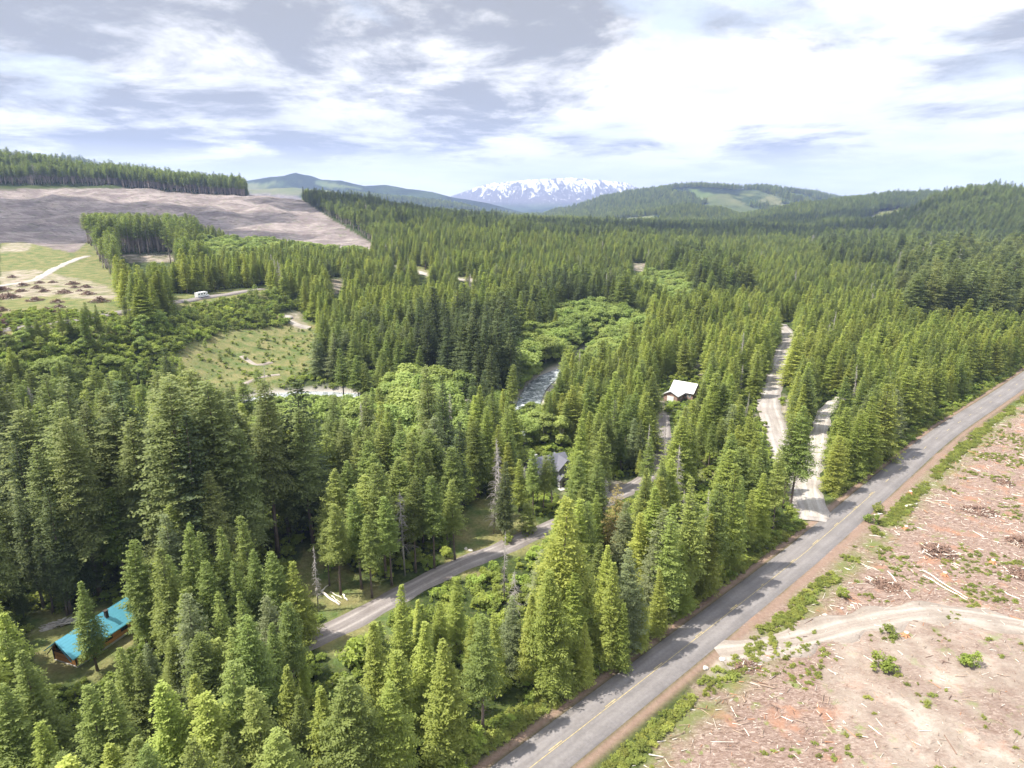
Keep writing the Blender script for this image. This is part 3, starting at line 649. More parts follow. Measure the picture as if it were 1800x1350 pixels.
def dead_meshes(name, seed, Ht, Rr, z0=0.15, mat=None, dens=1.0):
    r = np.random.default_rng(seed); tb = MB(); bb = MB()
    tb.tube([(0, 0, -0.4), (0.1, 0, Ht * 0.5), (0.0, 0.15, Ht)], [Ht * 0.011, Ht * 0.007, 0.02], 6)
    z = Ht * z0
    while z < Ht * 0.97:
        t = (z / Ht - z0) / (1 - z0)
        for _ in range(r.integers(2, 5)):
            if r.random() > dens: continue
            a = r.uniform(0, 6.28); L = Rr * (1 - t) ** 0.7 * r.uniform(0.4, 1.1) + 0.2; c, s_ = math.cos(a), math.sin(a); dr = r.uniform(0.15, 0.6)
            pts = [(0, 0, z), (c * L * 0.5, s_ * L * 0.5, z - 0.02 * L), (c * L * 0.85, s_ * L * 0.85, z - dr * L * 0.45), (c * L, s_ * L, z - dr * L)]
            bb.tube(pts, [0.06, 0.04, 0.025, 0.01], 3)
            for u in np.arange(0.25, 1.0, 0.45 / max(L, 0.6)):
                p = Vector(pts[0]).lerp(Vector(pts[2]), u); l2 = r.uniform(0.4, 1.0) * (1.1 - u * 0.5); sg = r.choice([-1, 1])
                bb.tube([p, p + Vector((c * 0.4 - s_ * sg * 0.6, s_ * 0.4 + c * sg * 0.6, r.uniform(-1.0, -0.2))) * l2], [0.022, 0.008], 3)
        z += r.uniform(0.25, 0.5)
    return tb.mesh(name + '_trunk', mat or M_grey, True), bb.mesh(name + '_branches', mat or M_grey)

# prototypes: (kind of tree, trunk mesh, crown mesh, height)
PROTO = []
def proto(sp, ht, ms): PROTO.append(dict(sp=sp, h=ht, trunk=ms[0], crown=ms[1])); return len(PROTO) - 1
PY = [proto('young', 20, fir_meshes('young_fir', 11 + i, 20, [1.2, 1.0, 3.5, 1.5, 2.5, 1.0][i], [3.2, 3.9, 2.8, 3.5, 3.0, 4.2][i], L_young, [0.98, 0.92, 0.8, 1.08, 0.92, 0.88][i], 38, -12, 1.15, 0.33, [0.02, 0.03, 0.12, 0.02, 0.08, 0.04][i], [0.2, 0.25, 0.3, 0.18, 0.28, 0.3][i], False)) for i in range(6)]
PM = [proto('mid', 24, fir_meshes('fir', 31 + i, 24, [5, 8, 10, 6, 3, 9][i], [3.5, 3.9, 3.2, 4.3, 3.6, 2.9][i], L_mid, [0.92, 0.8, 0.7, 0.98, 1.02, 0.78][i], 35, -16, 1.15, 0.36, [0.06, 0.1, 0.08, 0.05, 0.15, 0.2][i], [0.25, 0.3, 0.25, 0.28, 0.3, 0.35][i])) for i in range(6)]
PO = [proto('old', 38, fir_meshes('old_fir', 51 + i, 38, [11, 14, 8][i], [5.2, 4.5, 4.8][i], L_old, 0.62, 22, -24, 1.15, 0.44, 0.12, 0.34)) for i in range(3)]
PD = [proto('dark', 30, fir_meshes('dark_fir', 61 + i, 30, [4, 7][i], [4.4, 3.7][i], L_dark, 0.8, 30, -18, 1.1, 0.50, 0.04, 0.25)) for i in range(2)]
PP = [proto('pale', 22, fir_meshes('bluish_fir', 71 + i, 22, 2.5, 4.0, L_pale, 0.75, 30, -16, 1.1, 0.36, 0.10, 0.26)) for i in range(2)]
PGo = [proto('gold', 20, fir_meshes('yellowish_fir', 81 + i, 20, 1.0, 4.0, L_gold, 0.75, 32, -14, 1.1, 0.37, 0.06, 0.24, False)) for i in range(2)]
PSt = [proto('stand', 27, fir_meshes('stand_fir', 141 + i, 27, 13 + i, 2.7, L_mid, 0.6, 30, -10, 1.0, 0.48, 0.05, 0.28, bark=M_palebark)) for i in range(2)]
PT = [proto('tan', 18, fir_meshes('browned_fir', 88, 18, 1.5, 3.4, L_tan, 0.7, 20, -20, 0.8, 0.5, 0.25, 0.3))]
PA_ = [proto('alder', 14, alder_meshes('alder', 91 + i, 14, [4.6, 5.4, 4.0][i], L_alder, M_aldbark, [28, 34, 24][i])) for i in range(3)]
PS_ = [proto('dead', 20, dead_meshes('dead_fir', 101 + i, 20, [3.4, 2.4, 1.6][i], [0.35, 0.15, 0.2][i], dens=[1, 1, 0.7][i])) for i in range(3)]
PB = [proto('bush', 2.2, alder_meshes('bush', 111 + i, 2.2, [1.7, 1.4][i], L_bush, M_aldbark, 12, 0.17, 60, 0.1)) for i in range(2)]
PF = [proto('fern', 1.0, alder_meshes('fern', 131 + i, 1.0, 1.3, L_fern, M_aldbark, 9, 0.16, 45, 0.05)) for i in range(2)]
PSap = [proto('sapling', 4.0, fir_meshes('sapling', 121, 4.0, 0.2, 1.3, L_mid, 0.8, 35, -5, 1.0, 0.24, 0.0, 0.2, False))]

NAMES = {'stand': 'fir_tree', 'young': 'fir_tree', 'mid': 'fir_tree', 'old': 'fir_tree', 'dark': 'fir_tree', 'pale': 'fir_tree', 'gold': 'fir_tree', 'tan': 'fir_tree', 'alder': 'alder_tree', 'dead': 'dead_tree', 'bush': 'bush', 'fern': 'bush', 'sapling': 'fir_sapling'}

# ------------------------------------------------------------------ where the trees stand
KEEP = [  # parts of the ground that the photograph shows bare: no random tree may stand in front of them
 ([(415, 706), (450, 686), (520, 674), (560, 673), (640, 683), (640, 693), (520, 692), (430, 706)], None),
 ([(922, 700), (945, 682), (948, 656), (985, 640), (988, 652), (958, 666), (945, 698)], None), ([(903, 745), (918, 745), (918, 768), (903, 768)], None),
 ([(330, 645), (325, 605), (400, 582), (500, 572), (545, 590), (535, 628), (500, 655), (440, 668), (370, 655)], None),
 ([(315, 548), (470, 518), (530, 535), (510, 570), (400, 582), (330, 600), (285, 600)], None),
 ([(-40, 425), (150, 425), (170, 455), (195, 505), (222, 548), (180, 548), (90, 530), (60, 560), (-40, 570)], None),
 ([(-100, 325), (432, 325), (520, 345), (580, 385), (660, 432), (560, 428), (480, 414), (410, 412), (350, 384), (330, 374), (140, 374), (132, 400), (145, 425), (-100, 430)], None),
 ([(208, 412), (306, 412), (312, 460), (215, 462)], 560),
 ([(305, 528), (420, 506), (465, 506), (465, 518), (340, 545), (305, 545)], None),
 ([(498, 545), (525, 543), (550, 572), (545, 582), (498, 564)], None), ([(583, 490), (604, 488), (604, 500), (590, 518), (581, 515)], None),
 ([(690, 465), (716, 468), (716, 474), (690, 471)], None), ([(730, 472), (755, 478), (757, 488), (732, 482)], None), ([(805, 489), (842, 493), (842, 499), (805, 495)], None),
 ([(825, 890), (860, 880), (870, 905), (905, 912), (955, 925), (962, 936), (880, 972), (800, 1008), (712, 1058), (700, 1045), (790, 988), (822, 958)], None),
 ([(555, 1112), (640, 1070), (705, 1040), (712, 1056), (650, 1095), (575, 1122)], None), ([(540, 990), (565, 988), (600, 1025), (625, 1060), (580, 1072), (555, 1050)], None),
 ([(600, 1125), (650, 1110), (640, 1150), (605, 1160)], None),
 ([(932, 786), (1000, 788), (1008, 830), (995, 862), (975, 862), (915, 838)], None), ([(1080, 842), (1115, 838), (1110, 866), (1070, 872)], None),
 ([(1153, 690), (1178, 666), (1210, 666), (1212, 692), (1185, 708), (1158, 712)], None), ([(1155, 722), (1171, 722), (1167, 790), (1155, 800)], None),
 ([(1330, 700), (1350, 693), (1362, 640), (1368, 610), (1380, 587), (1397, 587), (1393, 620), (1380, 660), (1372, 700), (1370, 780), (1354, 780)], None),
 ([(1370, 680), (1386, 690), (1392, 745), (1376, 735)], None), ([(1424, 800), (1432, 758), (1448, 722), (1460, 726), (1452, 778), (1434, 822), (1426, 850), (1414, 850)], None),
 ([(1105, 1190), (1250, 1052), (1350, 962), (1412, 915), (1412, 895), (1460, 882), (1580, 782), (1700, 692), (1830, 628), (2400, 500), (2600, 1800), (700, 1800)], None),
 ([(88, 1118), (140, 1092), (170, 1070), (225, 1055), (232, 1100), (200, 1130), (145, 1168), (100, 1170)], None), ([(60, 1098), (130, 1080), (95, 1118), (100, 1180), (50, 1180)], None),
 ([(1213, 806), (1262, 800), (1266, 832), (1215, 840)], None), ([(1216, 630), (1226, 630), (1245, 668), (1234, 668)], None), ([(1112, 463), (1132, 463), (1132, 476), (1114, 476)], None)]
BARE_BASE = SLASH_BASE = None
ZONES = [  # kind of tree by where its crown shows
 ('alder', [(430, 712), (560, 690), (640, 700), (640, 770), (560, 800), (430, 780)], 11), ('alder', [(640, 690), (700, 660), (770, 650), (832, 680), (835, 770), (780, 790), (680, 785)], 14),
 ('alder', [(918, 760), (945, 725), (1050, 745), (1000, 790), (940, 860), (912, 830)], 12), ('alder', [(900, 605), (955, 575), (1015, 590), (1010, 645), (930, 668), (895, 645)], 12),
 ('alder', [(940, 560), (1060, 535), (1135, 545), (1090, 600), (1000, 595)], 13), ('alder', [(1000, 600), (1060, 575), (1130, 550), (1150, 570), (1060, 650), (1010, 655)], 11), ('alder', [(1115, 478), (1205, 488), (1222, 532), (1150, 535)], 12),
 ('alder', [(330, 425), (480, 410), (490, 452), (400, 462), (335, 450)], 13), ('alder', [(505, 420), (640, 425), (640, 445), (510, 448)], 12), ('alder', [(225, 560), (300, 550), (355, 580), (350, 625), (240, 625)], 8),
 ('alder', [(-60, 590), (120, 600), (300, 610), (330, 650), (280, 700), (120, 700), (-60, 690)], 7), ('mid', [(-60, 680), (120, 695), (330, 680), (420, 700), (420, 750), (300, 745), (120, 765), (-60, 745)], 16),
 ('old', [(-60, 730), (120, 760), (300, 735), (430, 740), (560, 790), (560, 900), (480, 960), (330, 880), (240, 900), (180, 1010), (-60, 1010)], 35),
 ('dark', [(740, 580), (900, 530), (950, 530), (940, 610), (870, 700), (740, 700)], 27), ('dark', [(955, 500), (1060, 480), (1100, 490), (1090, 540), (960, 555)], 27), ('old', [(1590, 440), (1830, 440), (1830, 530), (1600, 525)], 36),
 ('dark', [(1180, 455), (1300, 450), (1300, 500), (1200, 505)], 27), ('dark', [(1450, 420), (1600, 425), (1600, 460), (1460, 462)], 24),
 ('mid', [(560, 800), (700, 790), (830, 840), (830, 960), (720, 1010), (560, 960)], 21), ('mid', [(480, 580), (700, 560), (880, 590), (880, 700), (520, 690)], 20),
 ('dark', [(900, 392), (1250, 398), (1830, 412), (1830, 420), (900, 412)], 22), ('stand', [(130, 370), (345, 370), (345, 445), (240, 460), (150, 440)], 29), ('stand', [(-100, 240), (435, 300), (435, 335), (-100, 340)], 27),
 ('dark', [(520, 330), (660, 345), (880, 375), (860, 405), (560, 360)], 21), ('stand', [(540, 345), (660, 380), (720, 430), (620, 420)], 19), ('mid', [(1450, 350), (1900, 320), (1900, 420), (1450, 420)], 24), ('mid', [(100, 900), (560, 900), (560, 1200), (100, 1200)], 20),
 ('gold', [(1440, 790), (1530, 740), (1540, 770), (1480, 840), (1440, 850)], 19)]

P = []          # every tree: x, y, z, proto, scale, width factor, rotation, hand placed
def ztree(x, y): return float(H(np.array([float(x)]), np.array([float(y)]))[0])
def put(px, top, sp, ht, wf=1.0, k=None, base=None):
    """a tree whose tip shows at (px, top); with base given, its foot shows there and the height follows"""
    if base is not None:
        x, y = gp(px, base); z = ztree(x, y); u, yy, zd = ray(px, top); ht = max(2.0, CAM_Z + zd / yy * y - z)
    else:
        for _ in range(9):
            x, y = gp(px, top, ht); z = ztree(x, y); bad = False
            for fr_ in (0.0, 0.25, 0.5, 0.75, 0.92):
                for sx_ in (-1, 0, 1):
                    qx, qy = project(x + sx_ * 2.2 * (1 - fr_), y, z + ht * fr_)
                    bad = bad or any(inpoly([qx], [qy], pl)[0] and (ym is None or y < ym) for pl, ym in KEEP)
            if not bad: break
            ht *= 0.9
        else: return
    ids = [i for i, q in enumerate(PROTO) if q['sp'] == sp]; i = ids[(k if k is not None else random.randrange(99)) % len(ids)]
    P.append((x, y, z, i, ht / PROTO[i]['h'], wf, random.uniform(0, 6.28), 1))
HAND = [  # px, tip py, kind, height
 (545, 338, 'dark', 26), (560, 340, 'dark', 24), (600, 345, 'dark', 28), (622, 352, 'dark', 24), (640, 343, 'dark', 30), (655, 341, 'dark', 31), (690, 348, 'dark', 28), (712, 342, 'dark', 33), (735, 352, 'dark', 28), (752, 358, 'dark', 28), (790, 364, 'dark', 28), (802, 362, 'dark', 28), (835, 371, 'dark', 28), (860, 374, 'dark', 28), (872, 376, 'dark', 28), (772, 366, 'dark', 24),
 (1055, 372, 'dark', 30), (1062, 370, 'dark', 32), (1070, 368, 'dark', 33), (1078, 371, 'dark', 30), (1086, 374, 'dark', 30), (1120, 378, 'dark', 26), (1150, 380, 'dark', 26), (1185, 384, 'dark', 26), (1230, 386, 'dark', 26), (1280, 388, 'dark', 26),
 (1610, 440, 'old', 36), (1635, 432, 'old', 38), (1650, 426, 'old', 38), (1690, 455, 'old', 34), (1712, 445, 'old', 36), (1745, 448, 'old', 36), (1780, 460, 'old', 34), (1665, 470, 'old', 30), (1795, 480, 'old', 30), (1625, 470, 'old', 30),
 (935, 704, 'alder', 11), (920, 713, 'alder', 11), (947, 713, 'alder', 10), (905, 722, 'alder', 12), (1140, 768, 'mid', 17), (1125, 790, 'young', 16), (1050, 868, 'young', 15), (1100, 882, 'pale', 17), (1035, 880, 'mid', 16), (927, 730, 'alder', 11), (893, 738, 'alder', 11), (700, 690, 'alder', 10), (660, 696, 'alder', 9), (545, 694, 'alder', 8), (480, 698, 'alder', 8), (430, 712, 'alder', 9),
 (52, 780, 'old', 33), (110, 733, 'old', 38), (205, 712, 'dark', 33), (272, 738, 'old', 33), (312, 738, 'dark', 32), (372, 742, 'old', 33), (417, 752, 'old', 33), (160, 745, 'dark', 30), (20, 760, 'dark', 32),
 (75, 860, 'dark', 26), (30, 870, 'dark', 24), (120, 880, 'dark', 24), (150, 920, 'dark', 20), (90, 950, 'dark', 16), (60, 930, 'dark', 20),
 (257, 826, 'old', 28), (368, 830, 'old', 28), (190, 860, 'mid', 26), (288, 903, 'pale', 23), (325, 915, 'mid', 21), (425, 907, 'mid', 21), (352, 935, 'mid', 20), (388, 937, 'mid', 19), (445, 965, 'mid', 19), (478, 968, 'mid', 19),
 (222, 952, 'mid', 22), (240, 985, 'mid', 18), (300, 975, 'mid', 20), (270, 990, 'young', 18), (355, 985, 'mid', 19), (410, 985, 'mid', 18), (200, 1035, 'mid', 17), (330, 1040, 'pale', 21), (382, 1040, 'mid', 20), (425, 1035, 'mid', 17), (500, 1055, 'mid', 19), (475, 1040, 'pale', 17), (515, 985, 'gold', 17),
 (572, 1095, 'young', 12), (530, 1145, 'young', 9), (20, 992, 'dark', 24), (18, 1085, 'dark', 17), (260, 1130, 'pale', 10), (300, 1120, 'mid', 14), (350, 1150, 'mid', 11), (420, 1120, 'mid', 13), (475, 1150, 'young', 10),
 (285, 612, 'dark', 32), (360, 602, 'dark', 20), (345, 655, 'dark', 24), (400, 680, 'old', 26), (190, 655, 'dark', 26), (245, 715, 'dark', 28), (60, 720, 'dark', 28), (320, 700, 'dark', 30),
 (500, 592, 'mid', 22), (515, 600, 'mid', 20), (575, 690, 'old', 30), (650, 690, 'old', 28), (755, 640, 'old', 34), (780, 660, 'dark', 32), (600, 735, 'old', 26), (710, 790, 'mid', 21), (655, 790, 'mid', 21), (800, 740, 'dark', 26),
 (840, 735, 'mid', 25), (893, 705, 'mid', 25), (868, 680, 'mid', 24), (850, 650, 'dark', 26), (900, 640, 'mid', 26), (905, 745, 'mid', 20), (965, 690, 'mid', 22), (995, 700, 'mid', 24), (1010, 665, 'young', 20), (1040, 660, 'mid', 22), (1085, 690, 'mid', 22), (1070, 720, 'mid', 20), (1110, 690, 'mid', 22),
 (1127, 737, 'dark', 23), (1015, 762, 'mid', 22), (1055, 812, 'mid', 20), (1020, 800, 'mid', 20), (1000, 740, 'young', 20), (1095, 750, 'mid', 22),
 (985, 872, 'gold', 30), (945, 925, 'young', 22), (785, 950, 'pale', 19), (722, 988, 'young', 17), (752, 980, 'young', 17), (845, 965, 'gold', 19), (800, 1015, 'young', 15), (935, 1040, 'young', 17), (870, 1075, 'young', 16), (830, 1092, 'gold', 12), (1073, 985, 'young', 20), (1113, 962, 'pale', 23), (1080, 848, 'tan', 18),
 (1183, 885, 'mid', 24), (1160, 900, 'pale', 22), (1225, 838, 'mid', 27), (1262, 850, 'mid', 26), (1300, 815, 'young', 25), (1325, 860, 'young', 23), (1345, 830, 'young', 22), (1200, 960, 'young', 22), (1165, 1000, 'young', 19), (1030, 1092, 'young', 12), (690, 1030, 'young', 15), (735, 1050, 'young', 14), (770, 1060, 'gold', 12), (975, 1000, 'young', 22), (1010, 1010, 'young', 18), (900, 1050, 'pale', 15),
 (1130, 1030, 'young', 16), (1095, 1060, 'young', 13), (665, 1090, 'mid', 11), (650, 1120, 'young', 8), (1250, 905, 'young', 22), (1285, 885, 'young', 22), (1375, 790, 'mid', 24), (1322, 720, 'young', 22), (1290, 735, 'young', 20), (1240, 700, 'young', 20), (1260, 690, 'young', 19), (1205, 715, 'young', 19)]
for h_ in HAND: put(*h_)
for px, top, base, sp in [(490, 662, 978, 'old'), (1390, 712, 896, 'mid'), (1378, 728, 893, 'mid'), (172, 1020, 1178, 'mid'), (765, 835, 1000, 'mid'), (800, 840, 985, 'mid'), (730, 838, 1005, 'mid'), (680, 812, 1015, 'mid'), (637, 862, 1035, 'mid'), (600, 880, 1045, 'mid'), (580, 915, 1030, 'mid'),
     (655, 905, 1050, 'mid'), (690, 870, 1030, 'mid'), (938, 790, 908, 'mid'), (955, 798, 903, 'mid'), (970, 796, 893, 'mid'), (1052, 815, 935, 'mid'), (1043, 800, 930, 'mid'), (837, 742, 878, 'mid'), (887, 808, 942, 'dark'),
     (1245, 740, 828, 'mid'), (1225, 745, 822, 'mid'), (1262, 735, 822, 'mid')]:
    put(px, top, sp, 20, base=base, k=2 if 560 < px < 1300 else None)
BASED = list(P[-23:])
put(1080, 850, 'tan', 18, base=968)
for px, top, base, k in [(712, 860, 1012, 0), (868, 778, 938, 1), (905, 1000, 1115, 0), (886, 935, 1060, 2), (880, 770, 900, 2), (1215, 850, 915, 1), (1200, 860, 925, 1), (1075, 700, 790, 1), (1575, 440, 500, 1), (1090, 905, 965, 0), (1135, 745, 850, 2), (1310, 690, 740, 2), (640, 705, 800, 1), (1165, 735, 815, 1), (1300, 640, 690, 1), (1060, 840, 950, 0), (560, 960, 1075, 2), (1240, 860, 960, 2), (790, 690, 790, 1), (1430, 560, 610, 1), (470, 640, 720, 2), (1500, 640, 710, 2)]:
    put(px, top, 'dead', 20, base=base, k=k)
for px, top, base in [(58, 548, 607), (72, 560, 610), (85, 560, 608), (112, 540, 605), (128, 545, 602), (160, 530, 600), (178, 535, 598), (150, 550, 602), (225, 520, 575), (232, 535, 580)]:
    put(px, top, 'mid', 14, base=base)
RV_ = RIVER[::5]
for j in range(1, len(RV_) - 1):
    tx_, ty_ = RV_[j + 1] - RV_[j - 1]; ln_ = math.hypot(tx_, ty_); nx_, ny_ = -ty_ / ln_, tx_ / ln_
    for sg in (-1, 1):
        o_ = sg * random.uniform(6.0, 9.5); x, y = RV_[j][0] + nx_ * o_, RV_[j][1] + ny_ * o_; z = ztree(x, y); ht = random.uniform(5, 11)
        if any(inpoly([project(x + sx_, y, z + ht * fr_)[0]], [project(x + sx_, y, z + ht * fr_)[1]], pl)[0] for pl, ym in KEEP for fr_ in (0.1, 0.5, 0.9) for sx_ in (-2.5, 0, 2.5)): continue
        ids_ = [i for i, q in enumerate(PROTO) if q['sp'] == 'alder']; i_ = random.choice(ids_); P.append((x, y, z, i_, ht / 14, 1.15, random.uniform(0, 6.28), 0))
for q_ in [p for p in P if PROTO[p[3]]['sp'] == 'dead' or p in BASED]:
    x, y, z, pi_, sc_ = q_[:5]; h_ = sc_ * PROTO[pi_]['h']; ax_, at_ = project(x, y, z + h_); bx2, bt_ = project(x, y, z); w_ = F * (2.2 if PROTO[pi_]['sp'] == 'dead' else 1.6) / y
    KEEP.append(([(ax_, at_), (ax_ + w_, at_ + (bt_ - at_) * 0.45), (bx2 + w_, bt_ - (bt_ - at_) * 0.22), (bx2 - w_, bt_ - (bt_ - at_) * 0.22), (ax_ - w_, at_ + (bt_ - at_) * 0.45)], y - 2))
HANDXY = np.array([(p[0], p[1]) for p in P])

CLEAR_POLY = [SLASH] + BARE + GRASS[:9] + GREY
rings = [(22, 420, 4.9, 1.0), (420, 900, 5.7, 1.0), (900, 1600, 6.9, 1.12), (1600, 3300, 9.5, 1.25), (3300, 4800, 16, 1.6)]
zone_ids = {sp: [i for i, q in enumerate(PROTO) if q['sp'] == sp] for sp in {q['sp'] for q in PROTO}}
def scatter(y0, y1, sp_, big):
    xs = np.arange(-y1 * 1.0 - 60, y1 * 1.0 + 60, sp_); ys = np.arange(-y1 * 0 if y0 > 30 else -60, y1 + sp_, sp_)
    X, Y = np.meshgrid(xs, ys); X = X + rng.uniform(-.48, .48, X.shape) * sp_; Y = Y + rng.uniform(-.48, .48, X.shape) * sp_
    X, Y = X.ravel(), Y.ravel(); d = np.hypot(X, Y)
    k = (d >= y0) & (d < y1) & (np.abs(X) < np.maximum(Y, 0) * 0.93 + 70)
    X, Y, d = X[k], Y[k], d[k]; Z = H(X, Y)
    if y0 > 1500:      # distant slopes only where they rise
        pass
    front = Y > 12
    Yf = np.where(front, Y, 12)
    bx, by = project(X, Yf, Z)
    ok = np.ones(len(X), bool)
    jx, jy = (fbm(X / 16, Y / 16, 91, 3) - 0.5) * np.clip(14000 / np.maximum(Y, 60), 8, 30), (fbm(X / 16, Y / 16, 92, 3) - 0.5) * np.clip(8000 / np.maximum(Y, 60), 5, 24)
    for p in CLEAR_POLY: ok &= ~(inpoly(bx + jx, by + jy, p) & front & (((Y > 560) & ((Y < 1285) | (X > -0.405 * Y))) if p is GREY[0] else (Y < 1000)))
    ok &= ~((Y > 1750) & (fbm(X / 350, Y / 600, 123, 4) > 0.55))
    for p in FARCUT: ok &= ~(inpoly(bx, by, p) & (Y > 1900))
    ok &= ~(inpoly(bx, by, GRASS[10]) & (Y > 1500))
    if y0 < 900:
        for pts, w in ((PAVED, 6.5), (DRIVE, 4.2), (SPUR1, 5.5), (SPUR2, 5.0), (RIVER[::3], 6.0)): ok &= segdist(X, Y, pts) > w
        sd_ = (X * dd[1] - Y * dd[0]) > (a0[0] * dd[1] - a0[1] * dd[0])
        ok &= ~(sd_ & (Y < 420) & (segdist(X, Y, PAVED) > 0))
        hx = np.min(np.hypot(X[:, None] - HANDXY[:, 0], Y[:, None] - HANDXY[:, 1]), axis=1) if len(X) < 60000 else np.full(len(X), 99.)
        ok &= hx > 3.2
        for hx_, hy_, rr in HOUSES: ok &= np.hypot(X - hx_, Y - hy_) > rr
        ok &= d > 34
    X, Y, Z, bx, by = X[ok], Y[ok], Z[ok], bx[ok], by[ok]
    Yf = np.where(Y > 12, Y, 12)
    # kind of tree
    mx, my = project(X, Yf, Z + 13)
    kind = np.full(len(X), 'young', dtype=object); ht = np.full(len(X), 18.5 if y0 < 400 else 17.0)
    low = (Y < 260) & (rng.random(len(X)) < 0.35); kind[low] = 'mid'
    fr = (Y > 450) & (rng.random(len(X)) < 0.55); kind[fr] = 'mid'
    done = np.zeros(len(X), bool); zj = ((fbm(X / 25, Y / 25, 81, 3) - 0.5) * 70, (fbm(X / 25, Y / 25, 82, 3) - 0.5) * np.clip(9000 / np.maximum(Y, 60), 6, 30))
    for sp, poly, hh in ZONES:
        mx, my = project(X, Yf, Z + 0.62 * hh * big)
        m = inpoly(mx + (rng.random(len(X)) - .5) * 14 + zj[0], my + zj[1], poly) & ~done & (Y > 12)
        kind[m] = sp; ht[m] = hh; done |= m
    u = rng.random(len(X)); sw = (kind == 'young') & (u < 0.10); kind[sw] = 'mid'; sw = (kind == 'young') & (u > 0.95); kind[sw] = 'gold'; sw = (kind == 'mid') & (u > 0.93); kind[sw] = 'pale'
    sw = (kind == 'old') & (u < 0.3); kind[sw] = 'dark'; sw = (kind == 'dark') & (u > 0.62) & (Y > 330); kind[sw] = 'mid'; kind[(u > 0.994) & (kind != 'alder')] = 'dead'
    near_left = (X < -60) & (Y < 230); ht *= rng.normal(1.0, 0.13, len(X)).clip(0.6, 1.35) * (1 + 0.5 * (fbm(X / 55, Y / 55, 55, 3) - 0.5)) * np.where(kind == 'young', 1.02, 1)
    ht *= big
    # keep the bare places in sight
    ok = np.ones(len(X), bool)
    wdt = np.where(kind == 'alder', 3.5, 2.0)
    for fr_ in (0.0, 0.2, 0.4, 0.6, 0.8, 0.97):
        for sx_ in (-1, 0, 1):
            qx, qy = project(X + sx_ * wdt * (1 - fr_) * 0.8, Yf, Z + ht * fr_)
            for poly, ymax in KEEP:
                m = inpoly(qx, qy, poly) & (Y > 12)
                if ymax: m &= Y < ymax
                if poly is KEEP[6][0]: m &= (Y < 1285) | (X > -0.405 * Y)
                ok &= ~m
    thin = np.where((ht < 9) & (kind == 'alder'), 0.22, np.where(kind == 'old', 0.42, np.where(kind == 'alder', 0.62, np.where(kind == 'dark', 0.6, 0.80 if y0 < 400 else 0.84))))
    ok &= rng.random(len(X)) < thin
    res = []
    for i in np.where(ok)[0]:
        ids = zone_ids[kind[i]]; pi = ids[rng.integers(len(ids))]
        res.append((X[i], Y[i], Z[i], pi, ht[i] / PROTO[pi]['h'], rng.uniform(0.8, 1.32) * (1.15 if y0 < 400 else 1.3 if y0 < 900 else 1.45), rng.uniform(0, 6.28), 0))
    return res
HOUSES = [(*gp(150, 1120), 11), (*gp(970, 845), 12), (*gp(1185, 697), 13)]
for rg in rings: P += scatter(*rg)
P = np.array(P)

# which ones are shown largest (tall in the picture, and not behind many others)
Yf = np.maximum(P[:, 1], 1.0)
hts = P[:, 4] * np.array([q['h'] for q in PROTO])[P[:, 3].astype(int)]
tx, ty = project(P[:, 0], Yf, P[:, 2] + hts); bx, by = project(P[:, 0], Yf, P[:, 2])
species = np.array([q['sp'] for q in PROTO])[P[:, 3].astype(int)]
infr = (P[:, 1] > 15) & (tx > -25) & (tx < 1825) & (ty < 1350) & (by > 0) & (ty > 0)
size = np.where(infr, (np.minimum(by, 1350) - ty), 0) * (1 + 0.12 * P[:, 7])
# height of the tip above the neighbours in front decides how much shows
grid = {}
order = np.argsort(P[:, 1])
shown = np.zeros(len(P))
col_top = np.full(1900, 1400.0)
for i in order:
    if not infr[i]: continue
    w = max(2, int(F * 2.2 * P[i, 5] / max(P[i, 1], 1))); c0 = int(np.clip(tx[i] - w, 0, 1850)); c1 = int(np.clip(tx[i] + w, 1, 1851)) + 1
    seg = col_top[c0:c1]; vis = np.clip(seg - ty[i], 0, by[i] - ty[i]); shown[i] = vis.mean() * w
    prof_ = ty[i] + np.abs(np.arange(c0, c1) - tx[i]) / w * (by[i] - ty[i]) * 0.75
    col_top[c0:c1] = np.minimum(seg, prof_)
shown *= (1 + 0.5 * P[:, 7])
is_al = species == 'alder'; is_dead = species == 'dead'; is_con = ~is_al & ~is_dead
def top_n(mask, n):
    k = np.where(mask & (shown > 0))[0]; return k[np.argsort(-shown[k])][:n]
solo = np.concatenate([top_n(is_con, 296), top_n(is_al, 298), top_n(is_dead, 120)])
for pi_ in range(len(PROTO)):
    if not (P[solo, 3].astype(int) == pi_).any():
        k = np.where((P[:, 3].astype(int) == pi_) & infr)[0]
        if len(k): solo = np.append(solo[:-1] if False else solo, k[np.argmax(shown[k])])
is_solo = np.zeros(len(P), bool); is_solo[solo] = True

